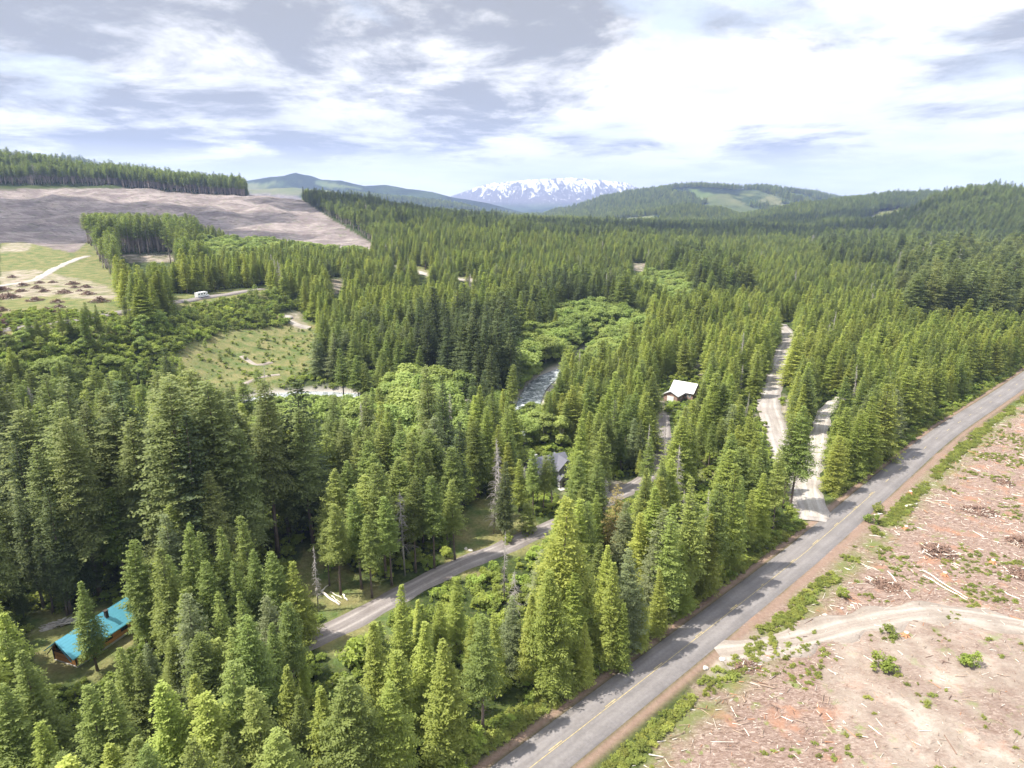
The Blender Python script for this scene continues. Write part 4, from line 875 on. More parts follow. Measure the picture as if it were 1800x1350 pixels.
# ------------------------------------------------------------------ names of single trees
ANCH = [('beside the paved road below the junction', 1300, 950), ('by the bottom end of the paved road', 1130, 1080), ('beside the paved road above the junction', 1520, 780), ('beside the far end of the paved road', 1720, 650),
 ('left of the gravel side road', 1290, 690), ('right of the gravel side road', 1440, 650), ('between the driveway and the road junction', 1220, 800), ('around the white roofed building', 1180, 690), ('around the grey two storey house', 970, 800),
 ('in front of the gravel driveway', 850, 1080), ('below the driveway, centre of picture', 1010, 980), ('behind the driveway at the yellow clearing', 700, 900), ('behind the teal roofed cabin', 120, 950), ('in front of the teal roofed cabin', 170, 1110),
 ('between the cabin and the driveway', 380, 1080), ('above and right of the teal cabin', 320, 950), ('in the dark grove at left', 90, 780), ('in the tall grove left of centre', 380, 780), ('on the near bank of the river', 600, 750), ('among the alders near the river bend', 760, 720),
 ('beyond the river, behind the alders', 650, 620), ('along the escarpment under the stump field', 130, 620), ('on the left below the escarpment', 230, 680), ('by the green river corridor', 920, 620), ('in the plantation on the far right', 1700, 560), ('in the plantation beyond the side road', 1450, 560), ('in the plantation behind the field and motorhome', 420, 460), ('on the ridge right of the bare slope', 720, 380), ('in the valley beyond the river bend', 1000, 500), ('on the far valley floor, centre right', 1300, 440), ('on the crest above the bare slope', 150, 300), ('on the shrubby escarpment slope', 300, 575), ('at the bottom edge of the picture', 600, 1250), ('at the bottom left corner', 150, 1280), ('at the bottom centre edge', 950, 1250)]
ORD = ['first', 'second', 'third', 'fourth', 'fifth', 'sixth', 'seventh', 'eighth', 'ninth', 'tenth', 'eleventh', 'twelfth', 'thirteenth', 'fourteenth', 'fifteenth', 'sixteenth', 'seventeenth', 'eighteenth']
ROWS = ['nearest'] + ORD[1:]
LOOK = {'stand': 'bare-stemmed plantation firs', 'young': 'light green firs', 'mid': 'green firs', 'old': 'tall grey-green firs', 'dark': 'dark firs', 'pale': 'bluish firs', 'gold': 'yellow-green firs', 'tan': 'browned firs', 'alder': 'round bright alders', 'dead': 'bare grey dead trees'}
mxx, myy = (tx + np.clip(by, 0, 1350)) / 2, ty * 0.6 + np.clip(by, 0, 1350) * 0.4
lab = {}
buckets = {}
for i in solo:
    a = min(range(len(ANCH)), key=lambda k: (ANCH[k][1] - mxx[i]) ** 2 + (1.6 * (ANCH[k][2] - myy[i])) ** 2)
    buckets.setdefault((a, species[i]), []).append(i)
for (a, sp), L in buckets.items():
    L.sort(key=lambda i: P[i, 1])
    nrow = max(1, math.ceil(len(L) / (7 if len(L) < 60 else 10))); per = math.ceil(len(L) / nrow)
    for r_ in range(nrow):
        row = sorted(L[r_ * per:(r_ + 1) * per], key=lambda i: tx[i])
        for j, i in enumerate(row):
            where = ANCH[a][0]
            if len(L) == 1: s_ = f"the only one of the {LOOK[sp]} {where}".replace('the only one of the ', 'lone tree among ') if False else f"single {LOOK[sp][:-1]} {where}"
            elif nrow == 1: s_ = f"{ORD[j]} from left of the {LOOK[sp]} {where}"
            else: s_ = f"{ORD[j]} from left, {ROWS[r_]} row, {LOOK[sp]} {where}"
            lab[i] = ' '.join(s_.split()[:16])
GRP = {'alder': 'alder trees along the river and slopes', 'dead': 'bare grey dead trees'}
first_of = {}
TILT = rng.normal(0, 0.022, (len(P), 2))
for i in solo:
    x, y, z, pi, sc, wf, rz, hand = P[i]; pi = int(pi); q = PROTO[pi]; sp = q['sp']; nm = NAMES[sp]
    e = bpy.data.objects.new(nm, None); e.location = (x, y, z); e.rotation_euler = (*TILT[i], rz); e.scale = (sc * wf, sc * wf, sc); COL.objects.link(e)
    tag(e, lab[i], {'alder_tree': 'alder tree', 'dead_tree': 'dead tree'}.get(nm, 'fir tree'), GRP.get(sp, 'fir trees of the valley forest'))
    if pi not in first_of:
        t_ = bpy.data.objects.new('trunk', q['trunk']); c_ = bpy.data.objects.new('branches' if sp == 'dead' else 'crown', q['crown']); first_of[pi] = (t_, c_)
    else:
        t_, c_ = first_of[pi][0].copy(), first_of[pi][1].copy()
    for o_ in (t_, c_): o_.parent = e; COL.objects.link(o_)

# bushes and saplings that stand alone
def lone(px, py, pi, sc, label, cat, nm, grp, wf=1.0):
    x, y = gp(px, py); q = PROTO[pi]
    e = bpy.data.objects.new(nm, None); e.location = (x, y, ztree(x, y)); e.rotation_euler = (0, 0, random.uniform(0, 6)); e.scale = (sc * wf, sc * wf, sc); COL.objects.link(e); tag(e, label, cat, grp)
    if pi not in first_of: first_of[pi] = (bpy.data.objects.new('stem', q['trunk']), bpy.data.objects.new('foliage', q['crown'])); prs = first_of[pi]
    else: prs = (first_of[pi][0].copy(), first_of[pi][1].copy())
    for o_ in prs: o_.parent = e; COL.objects.link(o_)
BUSH = [(1548, 1172, 0, 1.3, 'low green bush on pale dirt near the bottom right'), (1540, 897, -1, 1.6, 'small bright green shrub at the paved road shoulder'), (1533, 920, 0, 1.1, 'round bright shrub between road and slash, nearer than its twin'),
        (1710, 1172, 0, 1.1, 'yellow-green bush at the bottom right edge of the dirt'), (1560, 1115, -2, 1.3, 'small bush on the edge of the dirt track'), (652, 1165, 0, 2.6, 'dense dark green bush beside the gravel driveway'), (585, 1000, 1, 1.2, 'bush at the edge of the yellow clearing'), (1480, 1052, 1, 0.9, 'reddish green bush by the pale rocks'),
        (895, 955, 1, 1.0, 'little bush on the yellow grass by the driveway')]
for px, py, k, sc, l_ in BUSH: lone(px, py, PB[k] if k >= 0 else PF[-k - 1], sc, l_, 'bush', 'bush', 'bushes standing alone')
SAPL = [(925, 938, 2.0, 'stout young conifer in the yellow clearing by the driveway'), (388, 635, 1.0, 'sapling in the river meadow left of the trail'), (403, 622, 0.8, 'small sapling in the middle of the river meadow'), (455, 612, 1.1, 'sapling on the grass above the meadow trail'),
        (470, 598, 0.9, 'sapling on the upper right of the river meadow'), (360, 610, 0.9, 'sapling on the left edge of the river meadow'), (452, 672, 1.6, 'dark sapling between the bank trail and the river')]
for px, py, sc, l_ in SAPL: lone(px, py, PSap[0], sc, l_, 'sapling', 'fir_sapling', 'young saplings in the clearings')
for pi in list(zone_ids['young'] + zone_ids['mid'] + zone_ids['old'] + zone_ids['dark'] + zone_ids['pale'] + zone_ids['gold'] + zone_ids['alder'] + zone_ids['dead'] + zone_ids['tan'] + zone_ids['stand']):
    if pi not in first_of: print('NOT USED PROTO', pi, PROTO[pi]['sp'])

# ------------------------------------------------------------------ the masses: one object each
def mass(name, pts, rot, scl, ids, label_kind='stuff'):
    """points that carry copies of the standing trees' own geometry"""
    n = len(pts); me = bpy.data.meshes.new(name); me.vertices.add(n); me.vertices.foreach_set('co', np.asarray(pts, np.float32).ravel())
    for nm, typ, arr, key in (('rot', 'FLOAT_VECTOR', rot, 'vector'), ('scl', 'FLOAT_VECTOR', scl, 'vector'), ('pid', 'INT', ids, 'value')):
        a = me.attributes.new(nm, typ, 'POINT'); a.data.foreach_set(key, np.ascontiguousarray(arr).ravel())
    o = link(name, me); tag(o, kind='stuff')
    ng = bpy.data.node_groups.new(name + '_nodes', 'GeometryNodeTree')
    ng.interface.new_socket('Geometry', in_out='INPUT', socket_type='NodeSocketGeometry'); ng.interface.new_socket('Geometry', in_out='OUTPUT', socket_type='NodeSocketGeometry')
    gi = ng.nodes.new('NodeGroupInput'); go = ng.nodes.new('NodeGroupOutput'); jn_ = ng.nodes.new('GeometryNodeJoinGeometry')
    def nattr(nm, typ):
        a = ng.nodes.new('GeometryNodeInputNamedAttribute'); a.data_type = typ; a.inputs[0].default_value = nm; return a.outputs[0]
    r_ = nattr('rot', 'FLOAT_VECTOR'); s_ = nattr('scl', 'FLOAT_VECTOR'); pid = nattr('pid', 'INT')
    er = ng.nodes.new('FunctionNodeEulerToRotation'); ng.links.new(r_, er.inputs[0])
    for pi in sorted(set(int(k) for k in ids)):
        if pi not in first_of: continue
        cmpn = ng.nodes.new('FunctionNodeCompare'); cmpn.data_type = 'INT'; cmpn.operation = 'EQUAL'
        ia = [s for s in cmpn.inputs if s.type == 'INT' and s.enabled]; ng.links.new(pid, ia[0]); ia[1].default_value = pi
        jj = ng.nodes.new('GeometryNodeJoinGeometry')
        for ob in first_of[pi]:
            oi = ng.nodes.new('GeometryNodeObjectInfo'); oi.transform_space = 'ORIGINAL'; oi.inputs['Object'].default_value = ob; oi.inputs['As Instance'].default_value = True
            ng.links.new(oi.outputs['Geometry'], jj.inputs[0])
        ip = ng.nodes.new('GeometryNodeInstanceOnPoints')
        ng.links.new(gi.outputs[0], ip.inputs['Points']); ng.links.new(jj.outputs[0], ip.inputs['Instance']); ng.links.new(cmpn.outputs[0], ip.inputs['Selection'])
        ng.links.new(er.outputs[0], ip.inputs['Rotation']); ng.links.new(s_, ip.inputs['Scale']); ng.links.new(ip.outputs[0], jn_.inputs[0])
    ng.links.new(jn_.outputs[0], go.inputs[0])
    md = o.modifiers.new('scatter', 'NODES'); md.node_group = ng
    return o
def mass_of(name, mask):
    q = P[mask]; n = len(q)
    mass(name, q[:, :3], np.stack([TILT[mask, 0], TILT[mask, 1], q[:, 6]], 1), np.stack([q[:, 4] * q[:, 5], q[:, 4] * q[:, 5], q[:, 4]], 1), q[:, 3].astype(np.int32)); print(name, n)
mass_of('fir_forest', ~is_solo & is_con); mass_of('alder_woods', ~is_solo & is_al); mass_of('dead_woods', ~is_solo & is_dead)

# undergrowth, verge ferns and shrubs of the escarpment
def cover(name, region_fn, y0, y1, xlim, sp_, s_lo, s_hi, ids, prob=1.0):
    xs = np.arange(xlim[0], xlim[1], sp_); ys = np.arange(y0, y1, sp_); X, Y = np.meshgrid(xs, ys)
    X = (X + rng.uniform(-.5, .5, X.shape) * sp_).ravel(); Y = (Y + rng.uniform(-.5, .5, Y.shape) * sp_).ravel()
    k = (np.abs(X) < Y * 0.95 + 20) & (rng.random(len(X)) < prob); X, Y = X[k], Y[k]; Z = H(X, Y); bx_, by_ = project(X, np.maximum(Y, 12), Z)
    k = region_fn(X, Y, bx_, by_); X, Y, Z = X[k], Y[k], Z[k]; n = len(X)
    s_ = rng.uniform(s_lo, s_hi, n); w_ = s_ * rng.uniform(0.8, 1.4, n)
    mass(name, np.stack([X, Y, Z - 0.05], 1), np.stack([np.zeros(n), np.zeros(n), rng.uniform(0, 6.28, n)], 1), np.stack([w_, w_, s_], 1), rng.choice(ids, n).astype(np.int32)); print(name, n)
def no_roads(X, Y, w=1.5):
    m = segdist(X, Y, PAVED) > 4.6 + w
    for pts in (DRIVE, SPUR1, SPUR2): m &= segdist(X, Y, pts) > 2.6 + w
    m &= segdist(X, Y, RIVER[::3]) > 8
    for hx_, hy_, rr in HOUSES: m &= np.hypot(X - hx_, Y - hy_) > rr * 0.75
    return m
def inany(bx_, by_, polys):
    m = np.zeros(bx_.shape, bool)
    for p in polys: m |= inpoly(bx_, by_, p)
    return m
sideR = lambda X, Y: (X * dd[1] - Y * dd[0]) > (a0[0] * dd[1] - a0[1] * dd[0])
cover('undergrowth', lambda X, Y, a, b: no_roads(X, Y) & ~sideR(X, Y) & ~inany(a, b, BARE + GRASS[:5]), 25, 300, (-230, 260), 2.3, 0.35, 1.1, PB, 0.85)
ESC = [(20, 612), (300, 552), (470, 516), (560, 520), (560, 560), (500, 572), (400, 585), (320, 610), (300, 660), (120, 690), (-60, 690), (-60, 620)]
cover('escarpment_shrubs', lambda X, Y, a, b: inpoly(a, b, ESC) & ~inany(a, b, BARE), 190, 560, (-330, 20), 2.6, 0.5, 1.8, PB + PSap, 0.85)
cover('meadow_shrubs', lambda X, Y, a, b: inpoly(a, b, GRASS[4]) & ~inany(a, b, BARE), 240, 460, (-260, 0), 3.2, 0.15, 0.7, PB, 0.5)
vdist = lambda X, Y: segdist(X, Y, PAVED)
cover('verge_ferns', lambda X, Y, a, b: ((sideR(X, Y) & (vdist(X, Y) > 6.6) & (vdist(X, Y) < 8.6 + 3 * (fbm(X / 9, Y / 9, 17, 2) - 0.3)) & (~inany(a, b, BARE[:1]) | (rng.random(len(X)) < 0.2)) & (fbm(X / 7, Y / 7, 19, 3) > 0.40)) | (~sideR(X, Y) & (vdist(X, Y) > 5.6) & (vdist(X, Y) < 10))) & (segdist(X, Y, SPUR2) > 5.5), 25, 420, (-60, 420), 0.75, 0.3, 0.75, PF + PB[:0], 0.9)
cover('slash_weeds', lambda X, Y, a, b: sideR(X, Y) & (vdist(X, Y) > 11) & (~inany(a, b, BARE[:1]) | (rng.random(len(X)) < 0.3)) & (fbm(X / 6, Y / 6, 14, 2) > 0.57), 25, 420, (0, 450), 1.2, 0.15, 0.5, PF, 0.8)

# ------------------------------------------------------------------ logging slash
M_stick = simple('dry_sticks', (0.36, 0.27, 0.21), 0.9, 0.3, 0.8, coords='Object'); M_palewood = simple('bleached_wood', (0.66, 0.60, 0.53), 0.85, 0.15, 2.0)
M_rootwood = simple('root_wood', (0.17, 0.11, 0.085), 0.95, 0.45, 0.7); M_redwood = simple('fresh_split_wood', (0.45, 0.22, 0.12), 0.9, 0.2, 1.5)
def debris():
    r = np.random.default_rng(5); n = 90000
    Y = r.uniform(30, 330, n) ; X = r.uniform(0, 380, n)
    Z = None
    k = sideR(X, Y) & (vdist(X, Y) > 8) & (np.abs(X) < Y * 0.92 + 12); X, Y = X[k], Y[k]
    bx_, by_ = project(X, Y, 0 * X); lim = inany(bx_, by_, BARE[:1]); k = ~lim | (r.random(len(X)) < 0.4); X, Y = X[k], Y[k]; n = len(X)
    Z = H(X, Y); L_ = r.exponential(0.55, n) + 0.25; L_ = np.minimum(L_, 4); a = r.normal(0.5, 0.9, n); w_ = r.uniform(0.02, 0.055, n) * (1 + L_ * 0.35); lift = r.uniform(0.02, 0.22, n)
    d = np.stack([np.cos(a), np.sin(a), r.normal(0, 0.10, n)], 1); sd_ = np.stack([-np.sin(a), np.cos(a), 0 * a], 1)
    c = np.stack([X, Y, Z + lift], 1); Lh = (L_ / 2)[:, None]; w_ = w_[:, None]; up_ = np.array([0, 0, 1.0])
    v0 = c - d * Lh - sd_ * w_; v1 = c - d * Lh + sd_ * w_; v2 = c - d * Lh + up_ * w_ * 1.6; v3 = c + d * Lh - sd_ * w_ * 0.6; v4 = c + d * Lh + sd_ * w_ * 0.6; v5 = c + d * Lh + up_ * w_
    vv = np.stack([v0, v1, v2, v3, v4, v5], 1).reshape(-1, 3); b = (np.arange(n) * 6)[:, None]
    quads = np.concatenate([b + [0, 3, 5, 2], b + [1, 2, 5, 4], b + [0, 1, 4, 3]]); tris = np.concatenate([b + [0, 2, 1], b + [3, 4, 5]])
    u = r.random(n); mi = np.where(u < 0.50, 0, np.where(u < 0.80, 1, np.where(u < 0.92, 2, 3)))
    return mesh_np('slash_debris', vv, [quads, tris], None, mats=[M_stick, M_palewood, M_rootwood, M_redwood], fmat=np.concatenate([np.tile(mi, 3), np.tile(mi, 2)]))
tag(link('slash_debris', debris()), kind='stuff')
def pile_mesh(name, seed, Rr, Ht, n, mat, pale=0.15):
    r = random.Random(seed); mb = MB(); mats = []
    core = MB()
    for k in range(n):
        a = r.uniform(0, 6.28); q_ = Rr * r.random() ** 0.7; h_ = Ht * max(0.0, 1 - (q_ / Rr) ** 1.4) * r.uniform(0.25, 1.0)
        L = r.uniform(0.5, 1.6) * Rr * 0.45; az = r.uniform(0, 6.28); el = r.gauss(0, 0.35); c = Vector((q_ * math.cos(a), q_ * math.sin(a), h_ + 0.08))
        d = Vector((math.cos(az) * math.cos(el), math.sin(az) * math.cos(el), math.sin(el))); rad_ = r.uniform(0.03, 0.13) * Rr / 3
        m0 = c - d * L / 2; m1 = c + d * L / 2; mid = c + Vector((r.gauss(0, .1), r.gauss(0, .1), r.gauss(0, .08))) * L
        m0.z = max(m0.z, 0.0); m1.z = max(m1.z, 0.0)
        nf = len(mb.f); mb.tube([m0, mid, m1], [rad_, rad_ * 0.85, rad_ * 0.5], 5); mats += [1 if r.random() < pale else 0] * (len(mb.f) - nf)
    for k in range(max(3, n // 22)):    # root wads
        a = r.uniform(0, 6.28); q_ = Rr * 0.55 * r.random(); c = Vector((q_ * math.cos(a), q_ * math.sin(a), Ht * r.uniform(0.2, 0.7)))
        for j in range(9):
            d = Vector((r.gauss(0, 1), r.gauss(0, 1), r.gauss(0.2, .7))).normalized(); nf = len(mb.f)
            e_ = c + d * Rr * 0.34; e_.z = max(e_.z, 0); mb.tube([c - d * 0.1, c + d * Rr * 0.16, e_], [Rr * 0.085, Rr * 0.05, 0.02], 5); mats += [0] * (len(mb.f) - nf)
    me = mb.mesh(name, mat); me.materials.append(M_palewood); me.polygons.foreach_set('material_index', mats); return me
PILES = [pile_mesh('stump_pile', 200 + k, 3.2, 2.1, 120, M_rootwood, 0.08) for k in range(4)]
M_brush = simple('brown_branches', (0.20, 0.13, 0.10), 0.95, 0.4, 0.8)
BRUSH = [pile_mesh('brush_pile', 300 + k, 3.6, 1.5, 320, M_brush, 0.10) for k in range(2)]
for k, (px, py, sc, l_) in enumerate([(22, 488, 0.9, 'stump pile with pale roots beside the field track, far left'), (41, 503, 1.15, 'dark stump pile just below the field track'), (70, 498, 0.9, 'small dark stump pile in front of the track bend'), (93, 497, 0.85, 'compact stump pile right of the track bend'),
     (65, 507, 1.0, 'stump pile touching its right-hand twin in mid field'), (78, 513, 0.95, 'right one of two touching stump piles in mid field'), (37, 513, 1.0, 'low greyish stump pile in mid field'), (127, 500, 1.15, 'largest dark stump pile at the back of the field'), (131, 506, 0.8, 'small stump pile in front of the largest back one'),
     (151, 506, 1.05, 'brownish flat stump pile near the fir edge'), (113, 516, 1.3, 'peaked reddish stump pile in the middle of the field'), (141, 512, 0.7, 'smallest stump pile between two larger ones near the firs'), (155, 518, 1.1, 'elongated dark stump pile near the fir edge'),
     (5, 512, 1.5, 'big stump pile cut by the left edge of the picture'), (15, 525, 1.7, 'long heaped stump pile near the left edge'), (63, 529, 1.15, 'dark blocky stump pile on the green strip'), (101, 532, 0.95, 'rounded dark stump pile behind the tall firs'), (104, 541, 0.85, 'dark stump pile second from back behind tall firs'),
     (82, 547, 1.0, 'purplish stump pile on the green strip'), (100, 552, 1.0, 'greyish stump pile behind the row of edge firs'), (176, 531, 1.35, 'large pale brown stump pile nearest the fir plantation'), (2, 547, 1.0, 'stump pile at the left edge beside green grass'), (3, 558, 0.9, 'small stump pile at left edge below the green grass'),
     (8, 570, 1.2, 'low stump pile by the lower field track'), (0, 590, 0.9, 'stump pile under the lower track at the left edge')]):
    x, y = gp(px, py); o = link('stump_pile', PILES[k % 4]); o.location = (x, y, ztree(x, y)); o.rotation_euler = (0, 0, random.uniform(0, 6)); o.scale = (sc * 1.15, sc * 1.15, sc); tag(o, l_, 'stump pile', 'stump piles burnt off on the logged field')
for k, (px, py, sc, wf, l_) in enumerate([(1652, 972, 1.0, 1.0, 'domed brown brush pile in the middle of the slash'), (1725, 900, 0.75, 1.5, 'flat spread-out brush pile farther up the slash'), (1768, 849, 0.6, 1.3, 'small dark brush pile at the upper right of the slash'), (1797, 955, 0.85, 1.0, 'brush pile cut by the right edge of the picture'),
     (1562, 1030, 0.7, 1.5, 'low brush heap near the pale dirt track'), (1795, 1010, 0.7, 1.1, 'low brush heap at the right edge below another'), (1310, 1172, 0.5, 1.5, 'reddish brush heap beside the bottom of the paved road')]):
    x, y = gp(px, py); o = link('brush_pile', BRUSH[k % 2]); o.location = (x, y, ztree(x, y) - 0.05); o.rotation_euler = (0, 0, random.uniform(0, 6)); o.scale = (sc * wf, sc, sc); tag(o, l_, 'brush pile', 'brush piles on the reddish slash')
def log_obj(p0, p1, r0, r1, mat, label, grp='felled logs', nm='log'):
    (x0, y0), (x1, y1) = gp(*p0), gp(*p1); z0_, z1_ = ztree(x0, y0) + r0 * 0.8, ztree(x1, y1) + r1 * 0.8
    mb = MB(); n = 6; c = Vector((x0, y0, z0_)); pts = []
    for i in range(n):
        t = i / (n - 1); p = Vector((x0 + (x1 - x0) * t, y0 + (y1 - y0) * t, z0_ + (z1_ - z0_) * t + 0.05 * math.sin(i * 2.1))) - c; p.x += 0.12 * math.sin(i * 1.7); pts.append(p)
    mb.tube(pts, [r0 + (r1 - r0) * i / (n - 1) for i in range(n)], 8)
    rr = random.Random(p0[0])
    for j in range(3):
        p = pts[rr.randrange(1, n - 1)]; mb.tube([p, p + Vector((rr.uniform(-.5, .5), rr.uniform(-.5, .5), 0.35))], [r0 * 0.3, r0 * 0.12], 4)
    o = mb.build(nm, mat, smooth=True); o.location = c; tag(o, label, 'log', grp)
for p0, p1, r0, r1, m_, l_ in [((1622, 1003), (1700, 1052), 0.14, 0.09, M_palewood, 'upper of two long parallel pale poles on the slash'), ((1622, 1012), (1698, 1055), 0.15, 0.10, M_palewood, 'lower of two long parallel pale poles on the slash'), ((1757, 1038), (1795, 1055), 0.11, 0.08, M_palewood, 'short pale pole near the right edge of the slash'),
     ((1560, 1005), (1600, 1052), 0.16, 0.08, M_palewood, 'pale split trunk leaning from the low brush heap'), ((1590, 892), (1611, 887), 0.32, 0.28, M_palewood, 'thick whitish log end near the green verge'), ((1535, 907), (1550, 904), 0.22, 0.20, M_palewood, 'short pale log beside the road shoulder'),
     ((1612, 928), (1632, 934), 0.10, 0.06, M_palewood, 'thin white stick lying above the domed pile'), ((565, 1042), (596, 1064), 0.26, 0.20, M_palewood, 'longest white fallen trunk at the yellow clearing'), ((603, 1046), (610, 1056), 0.18, 0.15, M_palewood, 'short white log under the bare-trunk firs'),
     ((565, 1040), (578, 1028), 0.15, 0.10, M_palewood, 'white broken branch leaning left at the clearing'), ((583, 1048), (598, 1060), 0.12, 0.07, M_palewood, 'thin white branch beside the longest fallen trunk'), ((601, 1052), (580, 1040), 0.1, 0.08, M_palewood, 'crooked white limb crossing the fallen trunk'),
     ((1500, 985), (1545, 1004), 0.09, 0.05, M_palewood, 'thin bleached stick near the verge ferns')]:
    log_obj(p0, p1, r0, r1, m_, l_, 'bleached logs and poles')
sb = MB()
sb.tube([(0, 0, -0.2), (0, 0, 0.35), (0.02, 0, 0.8)], [0.62, 0.45, 0.40], 11)
for j in range(6): a = j * 1.05; sb.tube([(0.3 * math.cos(a), 0.3 * math.sin(a), 0.25), (1.0 * math.cos(a), 1.0 * math.sin(a), -0.1)], [0.2, 0.06], 5)
stump_me = sb.mesh('stump', M_redwood, True); stump_top = MB(); stump_top.tube([(0.02, 0, 0.801), (0.02, 0, 0.83)], [0.37, 0.36], 11); stump_top_me = stump_top.mesh('cut_face', M_palewood)
for px, py, l_ in [(1592, 930, 'orange split stump between verge and domed pile'), (1660, 1012, 'orange stump left of the two long poles'), (1745, 990, 'small reddish stump right of the domed pile'), (1600, 868, 'stump near the upper green verge'), (1592, 1118, 'orange stump at the edge of the dirt track')]:
    x, y = gp(px, py); e = empty('tree_stump', (x, y, ztree(x, y)), random.uniform(0, 6)); tag(e, l_, 'stump', 'cut stumps on the slash'); link('root_flare', stump_me, e); link('cut_face', stump_top_me, e)
def rock_mesh(seed, s=1.0):
    import bmesh
    r = random.Random(seed); bm = bmesh.new(); bmesh.ops.create_icosphere(bm, subdivisions=2, radius=s)
    for v in bm.verts:
        k = 1 + 0.22 * math.sin(v.co.x * 3.1 + seed) * math.cos(v.co.y * 2.7 + seed * 2) + r.uniform(-.07, .07); v.co = Vector((v.co.x * k * 1.3, v.co.y * k, v.co.z * k * 0.7))
    me = bpy.data.meshes.new('rock'); bm.to_mesh(me); bm.free(); me.materials.append(M_rock); return me
M_rock = simple('rock', (0.46, 0.42, 0.38), 0.9, 0.3, 1.5, bump=0.5)
rocks = [rock_mesh(k) for k in range(4)]
for k, (px, py, s_, l_) in enumerate([(1450, 1082, 0.35, 'pale rock at the tip of the verge ferns'), (1480, 1070, 0.3, 'pale rock above the dirt track'), (1497, 1065, 0.28, 'small rock right of the one above the track'), (1270, 1160, 0.5, 'rock at the corner of road and dirt track'), (1240, 1175, 0.45, 'rock nearest the bottom end of the paved road'),
      (819, 965, 0.4, 'grey rock at the driveway edge by the bare-trunk firs'), (827, 968, 0.45, 'pale rock right beside the grey driveway rock'), (1080, 835, 0.6, 'white rock behind the gravel parking pad')]):
    x, y = gp(px, py); o = link('rock', rocks[k % 4]); o.location = (x, y, ztree(x, y) + 0.1); o.scale = (s_,) * 3; o.rotation_euler = (0, 0, k); tag(o, l_, 'rock', 'loose rocks')

# ------------------------------------------------------------------ buildings
def seam_mat(name, c, rough=0.35, metal=0.3, pitch=2.4, axis=0, spec=0.5):
    m, t, b, o = material(name); tcn = N(t, 'ShaderNodeTexCoord'); sp_ = N(t, 'ShaderNodeSeparateXYZ'); t.links.new(tcn.outputs['Object'], sp_.inputs[0])
    w = mth(t, 'FRACT', mth(t, 'MULTIPLY', sp_.outputs[axis], pitch)); ridge = ramp(t, w, [(0.0, 1.0), (0.10, 1.0), (0.14, 0.0), (1.0, 0.0)])
    n = noise(t, tcn.outputs['Object'], 0.8, 4, 0.6)
    c1 = mix(t, n, tuple(k * 0.86 for k in c), tuple(min(1, k * 1.12) for k in c))
    t.links.new(c1, b.inputs['Base Color']); b.inputs['Roughness'].default_value = rough; b.inputs['Metallic'].default_value = metal; b.inputs['Specular IOR Level'].default_value = spec
    bp = N(t, 'ShaderNodeBump', inp={'Strength': 0.7, 'Distance': 0.05}); t.links.new(ridge, bp.inputs['Height']); t.links.new(bp.outputs[0], b.inputs['Normal']); return m
def board_mat(name, c, pitch=5.0, axis=2, var=0.3):
    m, t, b, o = material(name); tcn = N(t, 'ShaderNodeTexCoord'); sp_ = N(t, 'ShaderNodeSeparateXYZ'); t.links.new(tcn.outputs['Object'], sp_.inputs[0])
    k = mth(t, 'MULTIPLY', sp_.outputs[axis], pitch); w = mth(t, 'FRACT', k); fl = mth(t, 'FLOOR', k)
    wn = N(t, 'ShaderNodeTexWhiteNoise', noise_dimensions='1D'); t.links.new(fl, wn.inputs['W']); n = noise(t, tcn.outputs['Object'], 2.5, 5, 0.6)
    f_ = mth(t, 'ADD', mth(t, 'MULTIPLY', wn.outputs[0], 0.5), mth(t, 'MULTIPLY', n, 0.5))
    c1 = mix(t, f_, tuple(x * (1 - var) for x in c), tuple(min(1, x * (1 + var)) for x in c))
    gap = ramp(t, w, [(0.0, 0.35), (0.08, 1.0), (0.92, 1.0), (1.0, 0.35)])
    t.links.new(mix(t, 1.0, c1, gap, 'MULTIPLY'), b.inputs['Base Color'])
    bp = N(t, 'ShaderNodeBump', inp={'Strength': 0.6, 'Distance': 0.05}); t.links.new(gap, bp.inputs['Height']); t.links.new(bp.outputs[0], b.inputs['Normal']); return m
M_teal = seam_mat('teal_metal', (0.13, 0.42, 0.55)); M_dgrey = seam_mat('charcoal_metal', (0.13, 0.13, 0.16), 0.4, 0.2); M_white = seam_mat('white_metal', (0.52, 0.52, 0.54), 0.4, 0.1)
M_cedar = board_mat('orange_log_siding', (0.60, 0.28, 0.10), 4.0); M_cedar_d = board_mat('dark_log_siding', (0.40, 0.18, 0.07), 4.0); M_gside = board_mat('grey_siding', (0.29, 0.29, 0.29), 4.5, 2, 0.12); M_bside = board_mat('brown_siding', (0.34, 0.22, 0.18), 3.0)
M_trim = simple('dark_trim', (0.05, 0.04, 0.035), 0.7); M_wtrim = simple('white_trim', (0.75, 0.75, 0.74), 0.6, 0.05); M_conc = simple('concrete', (0.45, 0.44, 0.42), 0.9, 0.15)
M_glass = simple('window_glass', (0.03, 0.04, 0.05), 0.08, 0.1, spec=0.8)
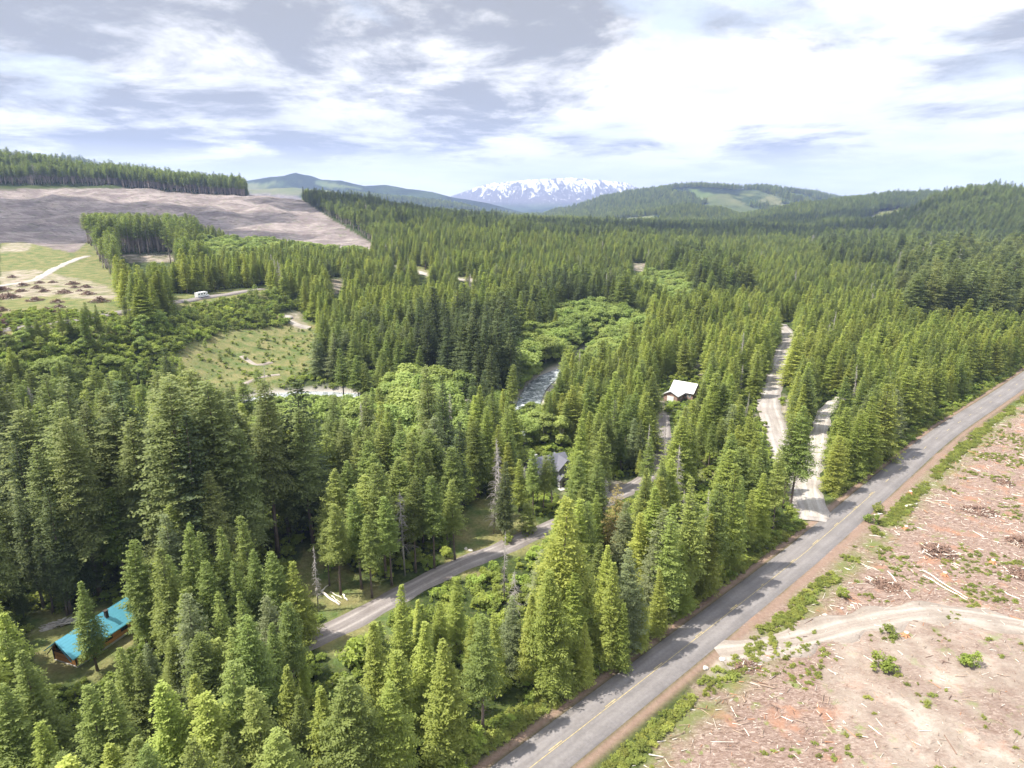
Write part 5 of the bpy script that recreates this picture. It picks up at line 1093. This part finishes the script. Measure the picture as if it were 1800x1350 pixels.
def gable(root, L, Wd, hw, hr, wall, roof, eave=0.45, over=0.6, cx=0, cy=0, z0=0.0, names=('wall', 'roof')):
    """ridge along local y from cy to cy+L, width Wd in x; closed body and two thick roof slabs"""
    mb = MB(); x0, x1 = cx - Wd / 2, cx + Wd / 2
    mb.prism([(x0, cy, z0), (x1, cy, z0), (x1, cy, z0 + hw), (cx, cy, z0 + hr), (x0, cy, z0 + hw)], (0, L, 0)); w_ = mb.build(names[0], wall, root)
    rb = MB(); k = (hr - hw) / (Wd / 2); th = 0.16
    for sg in (-1, 1):
        ex = cx + sg * (Wd / 2 + eave); ez = z0 + hw - k * eave
        rb.prism([(cx, cy - over, z0 + hr + 0.03), (ex, cy - over, ez + 0.03), (ex, cy - over, ez + 0.03 + th), (cx, cy - over, z0 + hr + 0.03 + th)], (0, L + 2 * over, 0))
    r_ = rb.build(names[1], roof, root); return w_, r_
def window(root, c, w, h, normal, frame_mat=None, mull=1):
    """window on a wall facing -y (n=(0,-1)) or +-x; frame stands proud, glass inside the frame"""
    nx, ny = normal; tx_, ty_ = -ny, nx
    rot = math.atan2(ty_, tx_); fb = MB(); t = 0.09; d = 0.10; cc = Vector(c) + Vector((nx, ny, 0)) * 0.03
    T = Vector((tx_, ty_, 0))
    for s_ in (-1, 1):
        fb.box(cc + T * (s_ * w / 2), (t, d, h + t), rot); fb.box(cc + Vector((0, 0, s_ * (h / 2))), (w - t, d, t), rot)
    for j in range(mull): fb.box(cc + T * ((j + 1) / (mull + 1) - 0.5) * w, (t * 0.6, d * 0.8, h - t), rot)
    f_ = fb.build('window', frame_mat or M_wtrim, root); gb = MB(); gb.box(cc - Vector((nx, ny, 0)) * 0.005, (w - t * 0.5, 0.03, h - t * 0.5), rot); gb.build('pane', M_glass, f_); return f_
# teal-roofed cabin
gx, gy = gp(117, 1166)
rz = -math.atan2(0.335, 0.94)
cab = empty('log_cabin', (gx, gy, ztree(gx, gy) - 0.1), rz); tag(cab, 'small orange log cabin with a bright teal metal roof among firs', 'cabin')
gable(cab, 11.5, 5.4, 2.9, 5.0, M_cedar, M_teal, 0.75, 1.0)
mb = MB(); mb.box((0, 5.7, 0.12), (5.6, 11.7, 0.35)); mb.build('foundation', M_conc, cab)
mb = MB(); mb.prism([(-2.70, -0.06, 2.2), (2.70, -0.06, 2.2), (2.70, -0.06, 2.9), (0, -0.06, 4.95), (-2.70, -0.06, 2.9)], (0, 0.05, 0)); mb.build('gable_panel', M_cedar_d, cab)
mb = MB(); mb.box((0, -0.09, 2.15), (5.5, 0.12, 0.16)); mb.box((0, -0.09, 3.4), (0.16, 0.12, 2.4)); mb.box((-2.68, -0.06, 1.3), (0.18, 0.16, 2.9)); mb.box((2.68, -0.06, 1.3), (0.18, 0.16, 2.9)); mb.build('corner_trim', M_trim, cab)
for sg, m_ in ((-1, M_trim), (1, M_teal)):
    mb = MB(); mb.prism([(0, -0.98, 4.75), (sg * 2.9, -0.98, 1.75), (sg * 2.9, -0.98, 1.98), (0, -0.98, 5.02)], (0, 0.10, 0)); mb.build('barge_board', m_, cab)
window(cab, (-1.1, -0.10, 3.0), 1.0, 0.9, (0, -1), M_trim); window(cab, (1.1, -0.10, 3.0), 1.0, 0.9, (0, -1), M_trim)
for yy_ in (2.5, 6.0, 9.0): window(cab, (2.72, yy_, 1.7), 1.2, 1.1, (1, 0), M_trim)
mb = MB(); mb.box((2.76, 4.2, 1.15), (0.08, 0.95, 2.05)); dr_ = mb.build('door', M_trim, cab); mb = MB(); mb.box((2.84, 4.5, 1.1), (0.06, 0.08, 0.12)); mb.build('handle', M_wtrim, dr_)
mb = MB(); mb.box((1.0, 7.5, 5.0), (0.5, 0.5, 1.4)); mb.box((1.0, 7.5, 5.75), (0.7, 0.7, 0.1)); mb.build('chimney', M_trim, cab)
# wood pile behind the cabin
x, y = gp(107, 1098); wp = MB(); rr = random.Random(4)
for j in range(70):
    a = rr.uniform(-2.6, 2.6); wp.tube([(a - .9, rr.uniform(-1, 1), rr.uniform(0.1, 0.9) * (1 - abs(a) / 3.4)), (a + .9, rr.uniform(-1, 1), rr.uniform(0.1, 0.9) * (1 - abs(a) / 3.4))], rr.uniform(0.05, 0.13), 6)
o = wp.build('log_heap', M_grey); o.location = (x, y, ztree(x, y)); o.rotation_euler = (0, 0, 0.5); tag(o, 'heap of weathered grey wood behind the teal roofed cabin', 'wood pile')
# grey two-storey house
gx, gy = gp(985, 852)
ho = empty('house', (gx, gy, ztree(gx, gy)), R(28)); tag(ho, 'grey two storey house with charcoal metal roof and gabled porch', 'house')
# front faces local -y; main body's ridge runs along local x: use a quarter-turned child frame by swapping axes
def gable_x(root, L, Wd, hw, hr, wall, roof, x0, yc, eave=0.5, over=0.5):
    mb = MB(); y0, y1 = yc - Wd / 2, yc + Wd / 2
    mb.prism([(x0, y0, 0), (x0, y0, hw), (x0, yc, hr), (x0, y1, hw), (x0, y1, 0)], (L, 0, 0)); mb.build('wall', wall, root)
    rb = MB(); k = (hr - hw) / (Wd / 2)
    for sg in (-1, 1):
        ey = yc + sg * (Wd / 2 + eave); ez = hw - k * eave
        rb.prism([(x0 - over, yc, hr + 0.03), (x0 - over, ey, ez + 0.03), (x0 - over, ey, ez + 0.19), (x0 - over, yc, hr + 0.19)], (L + 2 * over, 0, 0))
    rb.build('roof', roof, root)
gable_x(ho, 11.0, 7.5, 4.6, 7.6, M_gside, M_dgrey, -7.5, 4.2)
gable(ho, 6.0, 5.0, 4.9, 7.3, M_gside, M_dgrey, 0.5, 0.6, cx=1.6, cy=-0.4)
gable(ho, 1.6, 2.4, 2.5, 3.7, M_gside, M_dgrey, 0.35, 0.3, cx=-0.2, cy=-2.05, z0=0.003, names=('porch', 'porch_roof'))
mb = MB()
for xx in (-1.5, 1.1): mb.box((xx, -2.5, 1.2), (0.16, 0.16, 2.4))
mb.build('porch_post', M_trim, ho)
mb = MB(); mb.box((0, -2.9, 0.1), (4.5, 1.6, 0.2)); mb.build('porch_step', M_conc, ho)
mb = MB(); mb.box((-0.2, -2.10, 1.1), (1.0, 0.08, 2.1)); dr_ = mb.build('door', M_trim, ho); mb = MB(); mb.box((0.15, -2.17, 1.05), (0.08, 0.06, 0.1)); mb.build('handle', M_wtrim, dr_)
window(ho, (2.7, -0.42, 1.7), 1.7, 1.3, (0, -1), M_wtrim, 2); window(ho, (1.6, -0.42, 4.6), 1.1, 1.1, (0, -1), M_wtrim); window(ho, (-3.0, 0.43, 1.7), 1.6, 1.2, (0, -1), M_wtrim); window(ho, (-5.7, 0.43, 1.7), 1.6, 1.2, (0, -1), M_wtrim); window(ho, (-4.2, 0.43, 3.7), 1.4, 0.9, (0, -1), M_wtrim)
window(ho, (4.13, 2.5, 1.8), 1.4, 1.2, (1, 0), M_wtrim)
mb = MB(); mb.box((-4.8, 5.6, 7.1), (0.7, 0.7, 1.9)); mb.build('chimney', M_gside, ho)
# pale-roofed building
gx, gy = gp(1178, 706)
wb = empty('workshop', (gx, gy, ztree(gx, gy)), R(-38)); tag(wb, 'brown building with a glaring white metal roof beside pale driveway', 'building')
gable(wb, 7.5, 6.0, 2.8, 4.3, M_bside, M_white, 0.5, 0.5, cx=0, cy=0)
gable_x(wb, 9.5, 7.0, 3.2, 6.2, M_bside, M_white, -3.0, 10.6)
mb = MB(); mb.box((0, -0.05, 1.25), (2.8, 0.08, 2.3)); mb.build('garage_door', M_wtrim, wb)
window(wb, (3.03, 3.5, 1.6), 1.3, 1.0, (1, 0), M_wtrim); window(wb, (3.5, 7.05, 1.7), 1.3, 1.1, (0, -1), M_wtrim); window(wb, (5.2, 7.05, 1.7), 1.0, 1.1, (0, -1), M_wtrim)
# motorhome on the plateau road
x, y = gp(355, 524); x2, y2 = gp(372, 521)
mh = empty('motorhome', (x, y, ztree(x, y) + 0.35), math.atan2(y2 - y, x2 - x)); tag(mh, 'white motorhome parked on the track above the escarpment', 'motorhome')
M_paint = simple('white_paint', (0.80, 0.80, 0.80), 0.35, 0.04, spec=0.5); M_tyre = simple('tyre', (0.02, 0.02, 0.02), 0.9); M_stripe = simple('grey_stripe', (0.30, 0.30, 0.36), 0.5)
mb = MB(); mb.prism([(-4.0, -1.2, 0.55), (2.3, -1.2, 0.55), (2.3, -1.2, 1.9), (3.6, -1.2, 2.2), (3.6, -1.2, 3.0), (3.1, -1.2, 3.2), (-4.0, -1.2, 3.2)], (0, 2.4, 0)); mb.build('body', M_paint, mh)
mb = MB(); mb.prism([(2.31, -1.05, 0.5), (4.9, -1.05, 0.5), (4.9, -1.05, 1.25), (4.0, -1.05, 1.4), (3.3, -1.05, 2.1), (2.31, -1.05, 2.1)], (0, 2.1, 0)); mb.build('cab', M_paint, mh)
mb = MB(); mb.prism([(3.42, -0.95, 2.08), (4.05, -0.95, 1.46), (4.08, -0.95, 1.50), (3.45, -0.95, 2.12)], (0, 1.9, 0)); mb.build('windscreen', M_glass, mh)
for xx in (-2.6, 3.9):
    for sg in (-1, 1): mb = MB(); mb.tube([(xx, sg * 0.85, 0.40), (xx, sg * 1.13, 0.40)], 0.42, 14); w_ = mb.build('wheel', M_tyre, mh); mb = MB(); mb.tube([(xx, sg * 1.135, 0.40), (xx, sg * 1.16, 0.40)], 0.2, 10); mb.build('rim', M_wtrim, w_)
for xx, w in ((-3.0, 1.0), (-0.9, 1.2), (1.1, 0.9)): window(mh, (xx, -1.2, 2.25), w, 0.6, (0, -1), M_trim, 0)
mb = MB(); mb.box((2.9, -1.06, 1.65), (0.7, 0.03, 0.5)); mb.build('cab_window', M_glass, mh)
mb = MB(); mb.box((-0.9, -1.21, 1.1), (6.0, 0.02, 0.25)); mb.build('stripe', M_stripe, mh)
mb = MB(); mb.box((-1.5, 0, 3.33), (0.9, 0.8, 0.25)); mb.build('roof_vent', M_wtrim, mh)
# light tarp seen between the trunks by the driveway
x, y = gp(903, 885); tb_ = MB(); z_ = ztree(x, y)
grid_ = [[(i * 0.25 - 0.5 + 0.05 * math.sin(j), 0.10 * math.sin(i * 1.9 + j * 0.8), 1.0 + j * 0.42 - 0.1 * abs(i - 2)) for i in range(5)] for j in range(6)]
vs = [p for row in grid_ for p in row]; n0 = len(vs); vs += [(p[0], p[1] + 0.03, p[2]) for p in vs]
fs = []
for j in range(5):
    for i in range(4): a = j * 5 + i; fs += [(a, a + 1, a + 6, a + 5), (n0 + a + 5, n0 + a + 6, n0 + a + 1, n0 + a)]
tb_.add(vs, fs); o = tb_.build('tarp', simple('pale_blue_cloth', (0.68, 0.76, 0.85), 0.6, 0.08), smooth=True); o.location = (x, y, z_); tag(o, 'small pale blue sheet hanging between trunks by the yellow clearing', 'tarp')

# ------------------------------------------------------------------ clouds that shade the far ground
def cloud_mat():
    m, t, b, o = material('cloud'); b.inputs['Base Color'].default_value = (0.9, 0.9, 0.92, 1); b.inputs['Roughness'].default_value = 1.0
    lw = N(t, 'ShaderNodeLayerWeight', inp={'Blend': 0.5}); tr = N(t, 'ShaderNodeBsdfTransparent'); ms = N(t, 'ShaderNodeMixShader')
    t.links.new(ramp(t, lw.outputs['Facing'], [(0.15, 0.35), (0.8, 1.0)], 'EASE'), ms.inputs[0]); t.links.new(b.outputs[0], ms.inputs[1]); t.links.new(tr.outputs[0], ms.inputs[2]); t.links.new(ms.outputs[0], o.inputs['Surface'])
    return m
M_cloud = cloud_mat()
def cloud(cx_, cy_, cz_, sx_, sy_, rz_, seed, label):
    import bmesh
    # the cloud hangs where its shadow falls on ground point (cx, cy)
    k = cz_ / to_sun.z; x, y = cx_ + to_sun.x * k, cy_ + to_sun.y * k
    bm = bmesh.new(); bmesh.ops.create_icosphere(bm, subdivisions=5, radius=1.0)
    co = np.array([v.co[:] for v in bm.verts])
    n = fbm(co[:, 0] * 2.2 + 7, co[:, 1] * 2.2 + co[:, 2], seed, 4); n2 = fbm(co[:, 0] * 6, co[:, 1] * 6 + co[:, 2] * 3, seed + 9, 3)
    for v, a, b2 in zip(bm.verts, n, n2):
        s = 0.25 + 1.15 * a + 0.45 * b2; v.co = Vector((v.co.x * s * sx_, v.co.y * s * sy_, (v.co.z * s if v.co.z > 0 else v.co.z * 0.3) * 90))
    me = bpy.data.meshes.new('cloud'); bm.to_mesh(me); bm.free(); me.materials.append(M_cloud); me.polygons.foreach_set('use_smooth', np.ones(len(me.polygons), bool))
    o = link('cloud', me); o.location = (x, y, cz_); o.rotation_euler = (0, 0, rz_); tag(o, kind='stuff'); return o
CLOUDS = [(-700, 850, 900, 330, 190, 0.25, 1), (-450, 930, 880, 130, 70, 0.5, 5), (-330, 820, 860, 70, 40, 0.1, 6), (450, 1350, 1100, 420, 170, 0.1, 2), (-150, 1250, 1000, 260, 110, 0.3, 8), (900, 1900, 1200, 500, 200, 0.2, 9)]
for c in CLOUDS: cloud(*c, '')

# ------------------------------------------------------------------ haze
hb = MB(); hb.box((0, 0, 395), (27400, 27400, 910)); hz_o = hb.build('haze', None); hz_o.data.materials.clear()
hm = bpy.data.materials.new('haze'); hm.use_nodes = True; t = hm.node_tree; t.nodes.clear(); oo = t.nodes.new('ShaderNodeOutputMaterial'); pv = t.nodes.new('ShaderNodeVolumePrincipled')
pv.inputs['Color'].default_value = (0.46, 0.61, 1.0, 1); pv.inputs['Density'].default_value = 8.5e-5; t.links.new(pv.outputs[0], oo.inputs['Volume'])
hz_o.data.materials.append(hm); tag(hz_o, kind='stuff')
